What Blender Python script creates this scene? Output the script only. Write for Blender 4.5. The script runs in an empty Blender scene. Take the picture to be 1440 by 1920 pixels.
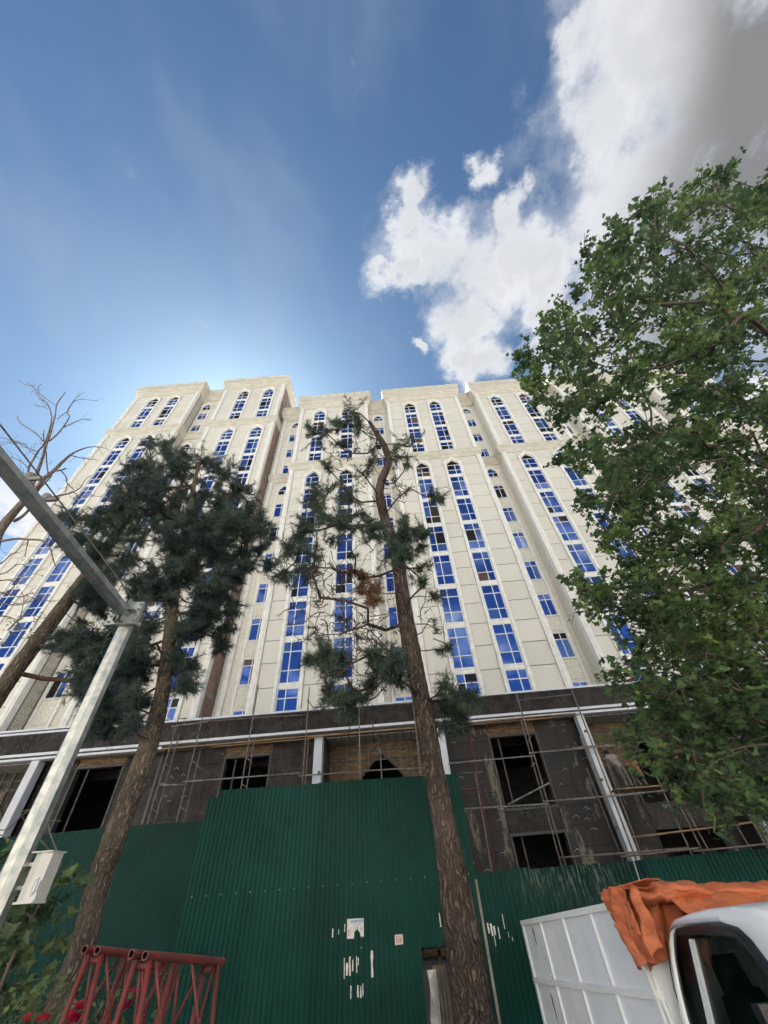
import bpy, bmesh, math, random
import numpy as np
from mathutils import Vector, Matrix, noise as mnoise
random.seed(7); rng = np.random.default_rng(7)
R = math.radians
scene = bpy.context.scene
col = scene.collection

# ------------------------------------------------------------ camera
EYE = 1.75; FPX = 721.0; PITCH = R(45.4); ROLL = math.atan2(60, 710)
cd = bpy.data.cameras.new('camera'); cam = bpy.data.objects.new('camera', cd); col.objects.link(cam)
cd.sensor_fit = 'VERTICAL'; cd.sensor_height = 24.0; cd.sensor_width = 18.0
cd.lens = 24.0*FPX/1920.0; cd.clip_start = 0.05; cd.clip_end = 3000
cam.matrix_world = Matrix.Translation((0, 0, EYE)) @ Matrix.Rotation(math.pi/2+PITCH, 4, 'X') @ Matrix.Rotation(-ROLL, 4, 'Z')
scene.camera = cam

# ------------------------------------------------------------ light, sky, exposure
SUN_EL = R(50); SUN_AZ = R(-33)          # azimuth from +Y (straight ahead), negative = to the left, behind the towers
scene.view_settings.view_transform = 'Standard'; scene.view_settings.look = 'None'
scene.view_settings.gamma = 1.0; scene.view_settings.exposure = 2.55
scene.view_settings.use_curve_mapping = False
sd = bpy.data.lights.new('sun', 'SUN'); so = bpy.data.objects.new('sun', sd); col.objects.link(so)
sd.energy = 5.0; sd.angle = R(0.5); sd.color = (1.0, 0.95, 0.86)
sdir = Vector((math.sin(SUN_AZ)*math.cos(SUN_EL), math.cos(SUN_AZ)*math.cos(SUN_EL), math.sin(SUN_EL)))
so.rotation_euler = sdir.to_track_quat('Z', 'Y').to_euler(); so.location = sdir*120

world = bpy.data.worlds.new('World'); scene.world = world; world.use_nodes = True
wt = world.node_tree; wt.nodes.clear()
class NT:
    def __init__(s, t): s.t = t
    def n(s, typ, **kw):
        nd = s.t.nodes.new(typ)
        for k, v in kw.items(): setattr(nd, k, v)
        return nd
    def l(s, a, b): s.t.links.new(a, b)
    def inp(s, sock, v):
        if v is None: return
        if hasattr(v, 'is_output'): s.t.links.new(v, sock)
        else: sock.default_value = v
    def m(s, op, a, b=None, c=None, clamp=False):
        nd = s.n('ShaderNodeMath', operation=op, use_clamp=clamp)
        s.inp(nd.inputs[0], a); s.inp(nd.inputs[1], b); s.inp(nd.inputs[2], c)
        return nd.outputs[0]
    def mr(s, v, a, b, c=0.0, d=1.0, smooth=True):
        nd = s.n('ShaderNodeMapRange', interpolation_type='SMOOTHSTEP' if smooth else 'LINEAR')
        s.inp(nd.inputs[0], v); s.inp(nd.inputs[1], a); s.inp(nd.inputs[2], b); s.inp(nd.inputs[3], c); s.inp(nd.inputs[4], d)
        return nd.outputs[0]
    def mix(s, f, a, b, blend='MIX'):
        nd = s.n('ShaderNodeMix', data_type='RGBA', blend_type=blend)
        s.inp(nd.inputs[0], f)
        for i, v in ((6, a), (7, b)):
            if isinstance(v, tuple) and len(v) == 3: v = (*v, 1)
            s.inp(nd.inputs[i], v)
        return nd.outputs[2]
    def noise(s, vec, scale, detail=4, rough=0.55, dist=0.0):
        nd = s.n('ShaderNodeTexNoise'); s.inp(nd.inputs['Vector'], vec)
        nd.inputs['Scale'].default_value = scale; nd.inputs['Detail'].default_value = detail
        nd.inputs['Roughness'].default_value = rough; nd.inputs['Distortion'].default_value = dist
        return nd.outputs[0]
    def comb(s, x, y, z=0.0):
        nd = s.n('ShaderNodeCombineXYZ'); s.inp(nd.inputs[0], x); s.inp(nd.inputs[1], y); s.inp(nd.inputs[2], z)
        return nd.outputs[0]
W = NT(wt)
sky = W.n('ShaderNodeTexSky', sky_type='NISHITA')
sky.sun_disc = False; sky.sun_elevation = SUN_EL; sky.sun_rotation = SUN_AZ
sky.altitude = 800; sky.air_density = 1.0; sky.dust_density = 1.9; sky.ozone_density = 4.0
tc = W.n('ShaderNodeTexCoord'); sep = W.n('ShaderNodeSeparateXYZ'); W.l(tc.outputs['Generated'], sep.inputs[0])
zc = W.m('MAXIMUM', sep.outputs[2], 0.06)
cx_ = W.m('DIVIDE', sep.outputs[0], zc); cy_ = W.m('DIVIDE', sep.outputs[1], zc)       # a flat cloud layer over the town
cv = W.comb(cx_, cy_)
warp = W.n('ShaderNodeTexNoise'); W.l(cv, warp.inputs['Vector']); warp.inputs['Scale'].default_value = 7.0; warp.inputs['Detail'].default_value = 6.0; warp.inputs['Roughness'].default_value = 0.62
ws_ = W.n('ShaderNodeSeparateColor'); W.l(warp.outputs['Color'], ws_.inputs[0])
bx0, by0 = cx_, cy_
wx_ = W.m('ADD', cx_, W.m('MULTIPLY', W.m('SUBTRACT', ws_.outputs[0], 0.5), 0.26)); wy_ = W.m('ADD', cy_, W.m('MULTIPLY', W.m('SUBTRACT', ws_.outputs[1], 0.5), 0.26))
n1 = W.noise(cv, 5.5, 6, 0.62); n2 = W.noise(cv, 2.1, 2, 0.5)
wv_ = W.comb(wx_, wy_)
def blob(x, y, rx, ry, rot=0.0, amp=1.0):
    mp = W.n('ShaderNodeMapping', vector_type='TEXTURE'); W.l(wv_, mp.inputs[0])
    mp.inputs['Location'].default_value = (x, y, 0); mp.inputs['Rotation'].default_value = (0, 0, rot); mp.inputs['Scale'].default_value = (rx, ry, 1)
    ln = W.n('ShaderNodeVectorMath', operation='LENGTH'); W.l(mp.outputs[0], ln.inputs[0])
    return W.mr(ln.outputs['Value'], 1.7, 0.2)
CL = [(0.84, 0.00, 0.44, 0.34, 0.25), (0.53, -0.10, 0.17, 0.16, 0.0), (0.41, -0.09, 0.06, 0.08, 0.0), (0.47, 0.02, 0.11, 0.09, 0.6), (0.62, 0.12, 0.20, 0.15, 0.2), (1.3, -0.1, 0.8, 0.7, 0.0), (0.55, 0.22, 0.13, 0.10, 0.6),
      (0.11, 0.115, 0.045, 0.05, 0.4), (0.17, 0.20, 0.125, 0.085, 0.3), (0.095, 0.235, 0.075, 0.04, 0.0), (0.26, 0.255, 0.13, 0.10, 0.4), (0.39, 0.22, 0.14, 0.09, 0.5),
      (0.235, 0.36, 0.085, 0.11, -0.35), (0.285, 0.45, 0.08, 0.07, 0.0), (0.25, 0.055, 0.028, 0.035, 0.5), (0.31, 0.15, 0.05, 0.05, 0.5), (0.45, 0.32, 0.10, 0.07, 0.2),
      (0.125, 0.405, 0.035, 0.02, 0.9), (0.46, 0.44, 0.09, 0.05, 0.1), (0.75, 0.4, 0.3, 0.2, 0.0)]
acc = None
for b in CL:
    o = blob(*b); acc = o if acc is None else W.m('MAXIMUM', acc, o)
nn = n1
field = W.m('ADD', acc, W.m('MULTIPLY', W.m('SUBTRACT', nn, 0.5), 1.9))
field = W.m('SUBTRACT', field, W.m('MULTIPLY', blob(0.225, -0.10, 0.085, 0.13), 0.9))
cover = W.m('MAXIMUM', W.mr(field, 0.22, 1.0), W.m('MULTIPLY', W.mr(W.m('ADD', field, W.m('MULTIPLY', W.m('SUBTRACT', ws_.outputs[2], 0.5), 0.8)), -0.05, 0.75), W.m('ADD', 0.05, W.m('MULTIPLY', W.mr(acc, 0.0, 0.35), 0.33))))
# scattered cumulus over the rest of the sky, thinned out where the picture shows it clear
gen = W.m('ADD', W.m('MULTIPLY', n2, 0.6), W.m('MULTIPLY', n1, 0.4))
clear = W.mr(W.m('SQRT', W.m('ADD', W.m('POWER', W.m('ADD', cx_, 0.25), 2.0), W.m('POWER', W.m('SUBTRACT', cy_, 0.35), 2.0))), 0.75, 1.15)
gen_c = W.m('MULTIPLY', W.mr(gen, 0.49, 0.60), clear)
cover = W.m('MAXIMUM', cover, gen_c)
wisp = W.m('MULTIPLY', W.mr(W.noise(W.comb(W.m('MULTIPLY', cx_, 2.2), cy_), 1.6, 3, 0.55, 0.4), 0.42, 0.85), 0.30)
thick = W.m('MULTIPLY', W.mr(W.m('ADD', cx_, W.m('MULTIPLY', W.m('SUBTRACT', n2, 0.5), 0.5)), 0.48, 0.80), W.mr(field, 0.5, 0.95))
shade = W.m('ADD', W.m('MULTIPLY', W.m('SUBTRACT', n1, 0.5), -1.3), W.m('MULTIPLY', W.mr(field, 0.6, 1.2), 0.55))
shade = W.m('ADD', shade, 0.08, clamp=True)
K = 8.0
ccol = W.mix(shade, (0.42*K, 0.425*K, 0.435*K), (0.20*K, 0.21*K, 0.23*K))
ccol = W.mix(thick, ccol, (0.115*K, 0.117*K, 0.120*K))
hsv = W.n('ShaderNodeHueSaturation'); hsv.inputs['Saturation'].default_value = 0.88; hsv.inputs['Value'].default_value = 1.0
W.l(sky.outputs[0], hsv.inputs['Color'])
tint = W.mix(1.0, hsv.outputs[0], (0.295, 0.42, 0.485), 'MULTIPLY')
base = W.mix(wisp, tint, (0.22*K, 0.25*K, 0.29*K))
final = W.mix(cover, base, ccol)
up = W.mr(sep.outputs[2], 0.0, 0.05)
final = W.mix(up, base, final)
bg = W.n('ShaderNodeBackground'); bg.inputs[1].default_value = 0.05
W.l(final, bg.inputs[0]); out = W.n('ShaderNodeOutputWorld'); W.l(bg.outputs[0], out.inputs[0])
scene.render.engine = 'CYCLES'
scene.cycles.max_bounces = 5; scene.cycles.diffuse_bounces = 3; scene.cycles.glossy_bounces = 2; scene.cycles.transmission_bounces = 2; scene.cycles.transparent_max_bounces = 4
scene.cycles.use_adaptive_sampling = True; scene.cycles.adaptive_threshold = 0.02; scene.cycles.adaptive_min_samples = 16
world.cycles.sampling_method = 'MANUAL'; world.cycles.sample_map_resolution = 512

# ------------------------------------------------------------ helpers
_cr, _sr = math.cos(ROLL), math.sin(ROLL)
def ray(px, py):
    dx, dy = px-720.0, py-960.0
    u = dx*_cr-dy*_sr; v = dx*_sr+dy*_cr
    return Vector((u, FPX*math.cos(PITCH)+v*math.sin(PITCH), FPX*math.sin(PITCH)-v*math.cos(PITCH)))/FPX
def at(px, py, Y):
    r = ray(px, py); t = Y/r.y
    return Vector((r.x*t, Y, EYE+r.z*t))
def atd(px, py, depth):                    # point at a given depth along the viewing axis
    return Vector((0, 0, EYE))+ray(px, py)*depth
def project(p):
    z = p[2]-EYE; d = p[1]*math.cos(PITCH)+z*math.sin(PITCH)
    u = FPX*p[0]/d; v = FPX*(p[1]*math.sin(PITCH)-z*math.cos(PITCH))/d
    return 720+u*_cr+v*_sr, 960-u*_sr+v*_cr, d
def ground_z(y):
    t = min(max((7.5-y)/5.0, 0), 1); return -0.15+0.27*t

class MB:
    def __init__(s): s.v = []; s.f = []; s.mi = []
    def add(s, vs, fs, mi=0):
        b = len(s.v); s.v.extend([tuple(v) for v in vs])
        for f in fs: s.f.append(tuple(i+b for i in f)); s.mi.append(mi)
        return s
    def box(s, x0, x1, y0, y1, z0, z1, mi=0):
        return s.add([(x0,y0,z0),(x1,y0,z0),(x1,y1,z0),(x0,y1,z0),(x0,y0,z1),(x1,y0,z1),(x1,y1,z1),(x0,y1,z1)],
                     [(0,3,2,1),(4,5,6,7),(0,1,5,4),(1,2,6,5),(2,3,7,6),(3,0,4,7)], mi)
    def cbox(s, x0, x1, y0, y1, z0, z1, c=0.01, mi=0):      # box with its front (low y) edges chamfered
        return s.add([(x0,y1,z0),(x1,y1,z0),(x1,y1,z1),(x0,y1,z1),(x0,y0+c,z0),(x1,y0+c,z0),(x1,y0+c,z1),(x0,y0+c,z1),
                      (x0+c,y0,z0+c),(x1-c,y0,z0+c),(x1-c,y0,z1-c),(x0+c,y0,z1-c)],
                     [(0,1,2,3),(0,4,5,1),(1,5,6,2),(2,6,7,3),(3,7,4,0),(4,8,9,5),(5,9,10,6),(6,10,11,7),(7,11,8,4),(8,11,10,9)], mi)
    def tube(s, pts, rad, n=8, caps=True, mi=0, jitter=None):
        pts = [Vector(p) for p in pts]; m = len(pts)
        if not hasattr(rad, '__len__'): rad = [rad]*m
        b = len(s.v); prev = None
        for i, p in enumerate(pts):
            t = (pts[min(i+1, m-1)]-pts[max(i-1, 0)])
            if t.length < 1e-9: t = Vector((0, 0, 1))
            t.normalize()
            if prev is None:
                a = t.orthogonal().normalized()
            else:
                a = prev-t*prev.dot(t)
                a = a.normalized() if a.length > 1e-6 else t.orthogonal().normalized()
            prev = a; bb = t.cross(a)
            for k in range(n):
                th = 2*math.pi*k/n; r = rad[i]
                if jitter: r *= jitter(p, th, i)
                q = p+(a*math.cos(th)+bb*math.sin(th))*r
                s.v.append((q.x, q.y, q.z))
        for i in range(m-1):
            for k in range(n):
                k2 = (k+1) % n
                s.f.append((b+i*n+k, b+i*n+k2, b+(i+1)*n+k2, b+(i+1)*n+k)); s.mi.append(mi)
        if caps:
            s.f.append(tuple(b+k for k in reversed(range(n)))); s.mi.append(mi)
            s.f.append(tuple(b+(m-1)*n+k for k in range(n))); s.mi.append(mi)
        return s
    def mesh(s, name, mats, smooth=False):
        me = bpy.data.meshes.new(name); me.from_pydata(s.v, [], s.f)
        if not isinstance(mats, (list, tuple)): mats = [mats]
        for m_ in mats: me.materials.append(m_)
        if len(mats) > 1: me.polygons.foreach_set('material_index', s.mi)
        if smooth: me.polygons.foreach_set('use_smooth', [True]*len(me.polygons))
        me.update(); return me
    def build(s, name, mats, parent=None, smooth=False, loc=None):
        return link(name, s.mesh(name, mats, smooth), parent, loc)
def origin_of(o):
    v = Vector((0, 0, 0))
    while o is not None: v = v+o.location; o = o.parent
    return v
def link(name, me, parent=None, loc=None):
    o = bpy.data.objects.new(name, me); col.objects.link(o)
    if loc is not None: o.location = loc
    if parent is not None:
        o.parent = parent
        o.location = Vector(o.location)-origin_of(parent)         # parents of these pieces are never rotated
    return o
def link_local(name, me, parent, loc=(0, 0, 0)):
    o = bpy.data.objects.new(name, me); col.objects.link(o); o.parent = parent; o.location = loc
    return o
def empty(name, loc): 
    o = bpy.data.objects.new(name, None); o.empty_display_size = 0.3; col.objects.link(o); o.location = loc; return o
def tag(o, label=None, cat=None, group=None, kind=None):
    if label: o['label'] = label
    if cat: o['category'] = cat
    if group: o['group'] = group
    if kind: o['kind'] = kind
    return o

# ------------------------------------------------------------ materials
MATS = {}
def mat(name, c, rough=0.6, var=0.15, scale=4.0, bump=0.0, bscale=30.0, metal=0.0, c2=None, spec=0.5, stretch=None, detail=5, lo=0.35, hi=0.65, trans=0.0, objrand=0.0, stain=0.0):
    m = bpy.data.materials.new(name); m.use_nodes = True; t = m.node_tree; t.nodes.clear(); N = NT(t)
    p = N.n('ShaderNodeBsdfPrincipled'); o = N.n('ShaderNodeOutputMaterial')
    g = N.n('ShaderNodeNewGeometry'); pos = g.outputs['Position']
    if stretch:
        mp = N.n('ShaderNodeMapping'); mp.inputs['Scale'].default_value = stretch; N.l(pos, mp.inputs[0]); pos = mp.outputs[0]
    f = N.mr(N.noise(pos, scale, detail, 0.6), lo, hi)
    if c2 is None: c2 = tuple(x*(1-var) for x in c); c = tuple(x*(1+var*0.5) for x in c)
    cc = N.mix(f, c, c2)
    if stain > 0:
        mp_ = N.n('ShaderNodeMapping'); mp_.inputs['Scale'].default_value = (1.0, 1.0, 0.16); N.l(g.outputs['Position'], mp_.inputs[0])
        sf = N.mr(N.noise(mp_.outputs[0], 1.1, 6, 0.65), 0.47, 0.75); cc = N.mix(N.m('MULTIPLY', sf, stain), cc, tuple(x*0.45 for x in c2))
    if objrand > 0:
        oi = N.n('ShaderNodeObjectInfo'); v = N.m('ADD', 1.0-objrand, N.m('MULTIPLY', oi.outputs['Random'], 2*objrand))
        hs = N.n('ShaderNodeHueSaturation'); N.l(v, hs.inputs['Value']); N.l(cc, hs.inputs['Color']); cc = hs.outputs[0]
    N.inp(p.inputs['Base Color'], cc)
    p.inputs['Roughness'].default_value = rough; p.inputs['Metallic'].default_value = metal
    p.inputs['Specular IOR Level'].default_value = spec
    if bump > 0:
        b = N.n('ShaderNodeBump'); b.inputs['Strength'].default_value = bump; b.inputs['Distance'].default_value = 0.02
        N.l(N.noise(pos, bscale, 4, 0.6), b.inputs['Height']); N.l(b.outputs[0], p.inputs['Normal'])
    sh = p.outputs[0]
    if trans > 0:
        tr = N.n('ShaderNodeBsdfTranslucent'); N.inp(tr.inputs[0], N.mix(f, tuple(min(1, x*1.3) for x in c)+(1,), tuple(min(1, x*1.3) for x in c2)+(1,)))
        mx = N.n('ShaderNodeMixShader'); mx.inputs[0].default_value = trans; N.l(sh, mx.inputs[1]); N.l(tr.outputs[0], mx.inputs[2]); sh = mx.outputs[0]
    N.l(sh, o.inputs[0]); MATS[name] = m; m['nt'] = 1
    return m
M = MATS
mat('travertine', (0.79, 0.755, 0.67), 0.75, scale=26, c2=(0.65, 0.615, 0.53), bump=0.25, bscale=60, spec=0.3, objrand=0.04, stain=0.09)
mat('trim', (0.86, 0.835, 0.775), 0.65, var=0.10, scale=2.5, bump=0.08, bscale=40, spec=0.35, stain=0.07)
mat('cornice', (0.64, 0.595, 0.505), 0.65, var=0.14, scale=1.2, stretch=(1, 1, 3), bump=0.06, spec=0.35, stain=0.2)
mat('backwall', (0.30, 0.26, 0.20), 0.9, var=0.2, scale=2)
mat('recess', (0.77, 0.73, 0.635), 0.75, var=0.14, scale=8, bump=0.15, spec=0.3, stain=0.18)
mat('pvc', (0.80, 0.80, 0.80), 0.35, var=0.05, scale=3)
mat('roof', (0.2, 0.2, 0.2), 0.9)
mat('brown_film', (0.12, 0.06, 0.04), 0.4, var=0.3)
mat('dark_gap', (0.012, 0.012, 0.014), 0.6, var=0.3, spec=0.2)
mat('unlit_interior', (0.07, 0.066, 0.062), 0.95, var=0.3, scale=3)  # concrete darkened so rooms read unlit; the shade is in the colour
mat('concrete', (0.30, 0.27, 0.23), 0.9, var=0.3, scale=3, bump=0.4, bscale=20)
mat('white_metal', (0.72, 0.74, 0.78), 0.35, var=0.08, scale=2)
mat('soffit', (0.42, 0.42, 0.40), 0.6, var=0.1)
mat('black_trim', (0.02, 0.02, 0.022), 0.35, var=0.2)
mat('rust_pole', (0.16, 0.105, 0.08), 0.75, scale=6, c2=(0.24, 0.21, 0.18), bump=0.2)
mat('grey_pole', (0.30, 0.285, 0.26), 0.6, scale=5, c2=(0.17, 0.135, 0.11), bump=0.2)
mat('frame_dark', (0.075, 0.075, 0.073), 0.6, var=0.3, scale=5)
mat('plank', (0.34, 0.21, 0.11), 0.8, var=0.3, scale=3, stretch=(0.4, 6, 6), bump=0.2)
mat('galv', (0.52, 0.53, 0.50), 0.42, metal=0.75, scale=9, c2=(0.33, 0.36, 0.37), bump=0.10, bscale=50, stain=0.25)
mat('cab_paint', (0.87, 0.89, 0.90), 0.22, var=0.04, scale=2)
mat('bed_paint', (0.82, 0.85, 0.89), 0.42, var=0.08, scale=2.5, bump=0.05, bscale=8)
mat('tarp', (0.66, 0.19, 0.075), 0.58, scale=7, c2=(0.50, 0.14, 0.06), bump=0.5, bscale=40, trans=0.10, stain=0.18)
mat('red_steel', (0.20, 0.032, 0.026), 0.5, scale=7, c2=(0.11, 0.03, 0.025), bump=0.15, bscale=60)
mat('rubber', (0.02, 0.02, 0.02), 0.7)
mat('grey_box', (0.62, 0.62, 0.59), 0.5, var=0.06)
mat('skin', (0.30, 0.17, 0.11), 0.6); mat('hair', (0.015, 0.012, 0.01), 0.7)
mat('shirt_grey', (0.34, 0.30, 0.27), 0.85); mat('trousers', (0.14, 0.13, 0.10), 0.85); mat('shirt_brown', (0.32, 0.13, 0.07), 0.85)
mat('paper', (0.75, 0.75, 0.74), 0.8, var=0.1, scale=20); mat('paper_pink', (0.72, 0.62, 0.58), 0.8, var=0.08, scale=20)
mat('ink_blue', (0.12, 0.28, 0.55), 0.7); mat('ink_red', (0.55, 0.08, 0.07), 0.7); mat('ink_dark', (0.06, 0.06, 0.07), 0.7)
mat('concrete_paving', (0.255, 0.245, 0.225), 0.9, scale=30, var=0.3, bump=0.3, bscale=120)
mat('paving', (0.30, 0.28, 0.26), 0.85, scale=6, var=0.25, bump=0.2)
mat('soil', (0.12, 0.09, 0.065), 0.95, scale=8, var=0.3, bump=0.5)
def bark_mat(name, ridge, ridge2, crack, sc=11.0):
    m = bpy.data.materials.new(name); m.use_nodes = True; t = m.node_tree; t.nodes.clear(); N = NT(t)
    p = N.n('ShaderNodeBsdfPrincipled'); o = N.n('ShaderNodeOutputMaterial'); g = N.n('ShaderNodeNewGeometry'); pos = g.outputs['Position']
    nn_ = N.n('ShaderNodeTexNoise'); nn_.inputs['Scale'].default_value = 3.5; nn_.inputs['Detail'].default_value = 4; N.l(pos, nn_.inputs['Vector'])
    sc_ = N.n('ShaderNodeVectorMath', operation='SCALE'); sc_.inputs['Scale'].default_value = 0.30; N.l(nn_.outputs['Color'], sc_.inputs[0])
    va = N.n('ShaderNodeVectorMath', operation='ADD'); N.l(pos, va.inputs[0]); N.l(sc_.outputs[0], va.inputs[1])
    mp = N.n('ShaderNodeMapping'); mp.inputs['Scale'].default_value = (1, 1, 0.13); N.l(va.outputs[0], mp.inputs[0])
    vo = N.n('ShaderNodeTexVoronoi'); vo.feature = 'DISTANCE_TO_EDGE'; vo.inputs['Scale'].default_value = sc; N.l(mp.outputs[0], vo.inputs['Vector'])
    vc = N.n('ShaderNodeTexVoronoi'); vc.inputs['Scale'].default_value = sc; N.l(mp.outputs[0], vc.inputs['Vector'])
    f = N.mr(vo.outputs['Distance'], 0.0, 0.30); fine = N.noise(mp.outputs[0], 30, 5, 0.65)
    se = N.n('ShaderNodeSeparateColor'); N.l(vc.outputs['Color'], se.inputs[0])
    c = N.mix(se.outputs[0], ridge, ridge2); c = N.mix(N.mr(fine, 0.35, 0.7), c, tuple(x*0.55 for x in ridge2)); c = N.mix(f, crack, c)
    big = N.mr(N.noise(pos, 1.2, 3), 0.4, 0.7); c = N.mix(N.m('MULTIPLY', big, 0.35), c, tuple(x*1.25 for x in ridge))
    N.l(c, p.inputs['Base Color']); p.inputs['Roughness'].default_value = 0.93; p.inputs['Specular IOR Level'].default_value = 0.15
    bm_ = N.n('ShaderNodeBump'); bm_.inputs['Strength'].default_value = 1.0; bm_.inputs['Distance'].default_value = 0.035
    N.l(N.m('ADD', f, N.m('MULTIPLY', fine, 0.45)), bm_.inputs['Height']); N.l(bm_.outputs[0], p.inputs['Normal']); N.l(p.outputs[0], o.inputs[0]); M[name] = m
bark_mat('bark', (0.225, 0.172, 0.142), (0.155, 0.118, 0.098), (0.058, 0.044, 0.038), 21.0)
bark_mat('bark_tan', (0.30, 0.25, 0.20), (0.215, 0.175, 0.14), (0.10, 0.078, 0.062), 24.0)
bark_mat('bark_up', (0.25, 0.15, 0.105), (0.17, 0.105, 0.08), (0.06, 0.04, 0.032), 24.0)
mat('bark_grey', (0.20, 0.16, 0.135), 0.9, scale=7, c2=(0.10, 0.075, 0.062), stretch=(1, 1, 0.5), bump=0.5, bscale=25)
mat('twig', (0.095, 0.07, 0.058), 0.9, scale=6, var=0.3)
mat('needle', (0.078, 0.116, 0.092), 0.6, scale=1.6, c2=(0.034, 0.057, 0.054), trans=0.22)
mat('needle_b', (0.082, 0.125, 0.080), 0.6, scale=1.8, c2=(0.034, 0.060, 0.048), trans=0.22)
mat('needle_dead', (0.20, 0.11, 0.055), 0.8, scale=3, var=0.4, trans=0.15)
mat('leaf', (0.135, 0.215, 0.090), 0.5, scale=3.5, c2=(0.050, 0.100, 0.048), trans=0.40, detail=6, spec=0.35)
mat('leaf_b', (0.215, 0.31, 0.10), 0.45, scale=5, c2=(0.095, 0.17, 0.065), trans=0.42, spec=0.4)
mat('leaf_dark', (0.155, 0.20, 0.075), 0.55, scale=5, c2=(0.07, 0.11, 0.05), trans=0.25)
mat('petal', (0.55, 0.02, 0.07), 0.5, var=0.3, scale=30, trans=0.2)
def glass_mat(name, c, rough, mixv):
    m = bpy.data.materials.new(name); m.use_nodes = True; t = m.node_tree; t.nodes.clear(); N = NT(t)
    g = N.n('ShaderNodeBsdfGlossy'); g.inputs['Roughness'].default_value = rough
    ge = N.n('ShaderNodeNewGeometry')
    f = N.noise(ge.outputs['Position'], 0.6, 2, 0.5)
    N.inp(g.inputs['Color'], N.mix(f, tuple(x*0.75 for x in c), tuple(min(1, x*1.25) for x in c)))
    b = N.n('ShaderNodeBump'); b.inputs['Strength'].default_value = 0.02; b.inputs['Distance'].default_value = 0.05
    N.l(N.noise(ge.outputs['Position'], 0.9, 2, 0.4), b.inputs['Height']); N.l(b.outputs[0], g.inputs['Normal'])
    d = N.n('ShaderNodeBsdfDiffuse'); d.inputs[0].default_value = (c[0]*0.4, c[1]*0.4, c[2]*0.5, 1)
    mx = N.n('ShaderNodeMixShader'); mx.inputs[0].default_value = mixv
    N.l(d.outputs[0], mx.inputs[1]); N.l(g.outputs[0], mx.inputs[2]); o = N.n('ShaderNodeOutputMaterial'); N.l(mx.outputs[0], o.inputs[0])
    M[name] = m
glass_mat('glass', (0.125, 0.215, 0.53), 0.03, 0.9)
glass_mat('glass_b', (0.165, 0.27, 0.60), 0.04, 0.9)
glass_mat('glass_pale', (0.30, 0.40, 0.68), 0.06, 0.85)
glass_mat('glass_open', (0.075, 0.066, 0.062), 0.06, 0.5)
glass_mat('car_glass', (0.10, 0.11, 0.12), 0.03, 0.35)
def clear_glass():
    m = bpy.data.materials.new('car_glass'); m.use_nodes = True; t = m.node_tree; t.nodes.clear(); N = NT(t)
    tr = N.n('ShaderNodeBsdfTransparent'); tr.inputs[0].default_value = (0.42, 0.46, 0.45, 1); g = N.n('ShaderNodeBsdfGlossy'); g.inputs['Roughness'].default_value = 0.02
    fr_ = N.n('ShaderNodeFresnel'); fr_.inputs[0].default_value = 1.5; mx = N.n('ShaderNodeMixShader'); N.l(fr_.outputs[0], mx.inputs[0]); N.l(tr.outputs[0], mx.inputs[1]); N.l(g.outputs[0], mx.inputs[2])
    o = N.n('ShaderNodeOutputMaterial'); N.l(mx.outputs[0], o.inputs[0]); M['car_glass'] = m
clear_glass()
def stone_mat():
    m = bpy.data.materials.new('dark_stone'); m.use_nodes = True; t = m.node_tree; t.nodes.clear(); N = NT(t)
    p = N.n('ShaderNodeBsdfPrincipled'); o = N.n('ShaderNodeOutputMaterial'); g = N.n('ShaderNodeNewGeometry'); pos = g.outputs['Position']
    mp = N.n('ShaderNodeMapping'); mp.inputs['Scale'].default_value = (1, 1, 0.35); N.l(pos, mp.inputs[0])
    a = N.mr(N.noise(pos, 1.3, 6, 0.65, 0.3), 0.40, 0.66); b = N.mr(N.noise(mp.outputs[0], 5.0, 5, 0.6), 0.5, 0.72)
    c = N.mix(a, (0.015, 0.012, 0.011), (0.044, 0.036, 0.031)); c = N.mix(N.m('MULTIPLY', b, 0.45), c, (0.085, 0.072, 0.061))
    w = N.n('ShaderNodeTexVoronoi'); w.feature = 'DISTANCE_TO_EDGE'; w.inputs['Scale'].default_value = 1.6; w.inputs['Randomness'].default_value = 1.0
    nn_ = N.n('ShaderNodeTexNoise'); nn_.inputs['Scale'].default_value = 2.2; N.l(pos, nn_.inputs['Vector'])
    va = N.n('ShaderNodeVectorMath', operation='ADD'); N.l(pos, va.inputs[0]); N.l(nn_.outputs['Color'], va.inputs[1]); N.l(va.outputs[0], w.inputs['Vector'])
    vein = N.mr(w.outputs['Distance'], 0.018, 0.0)
    c = N.mix(N.m('MULTIPLY', vein, 0.35), c, (0.26, 0.235, 0.21))
    N.l(c, p.inputs['Base Color']); p.inputs['Roughness'].default_value = 0.42; p.inputs['Specular IOR Level'].default_value = 0.18; N.l(p.outputs[0], o.inputs[0]); M['dark_stone'] = m
stone_mat()
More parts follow.
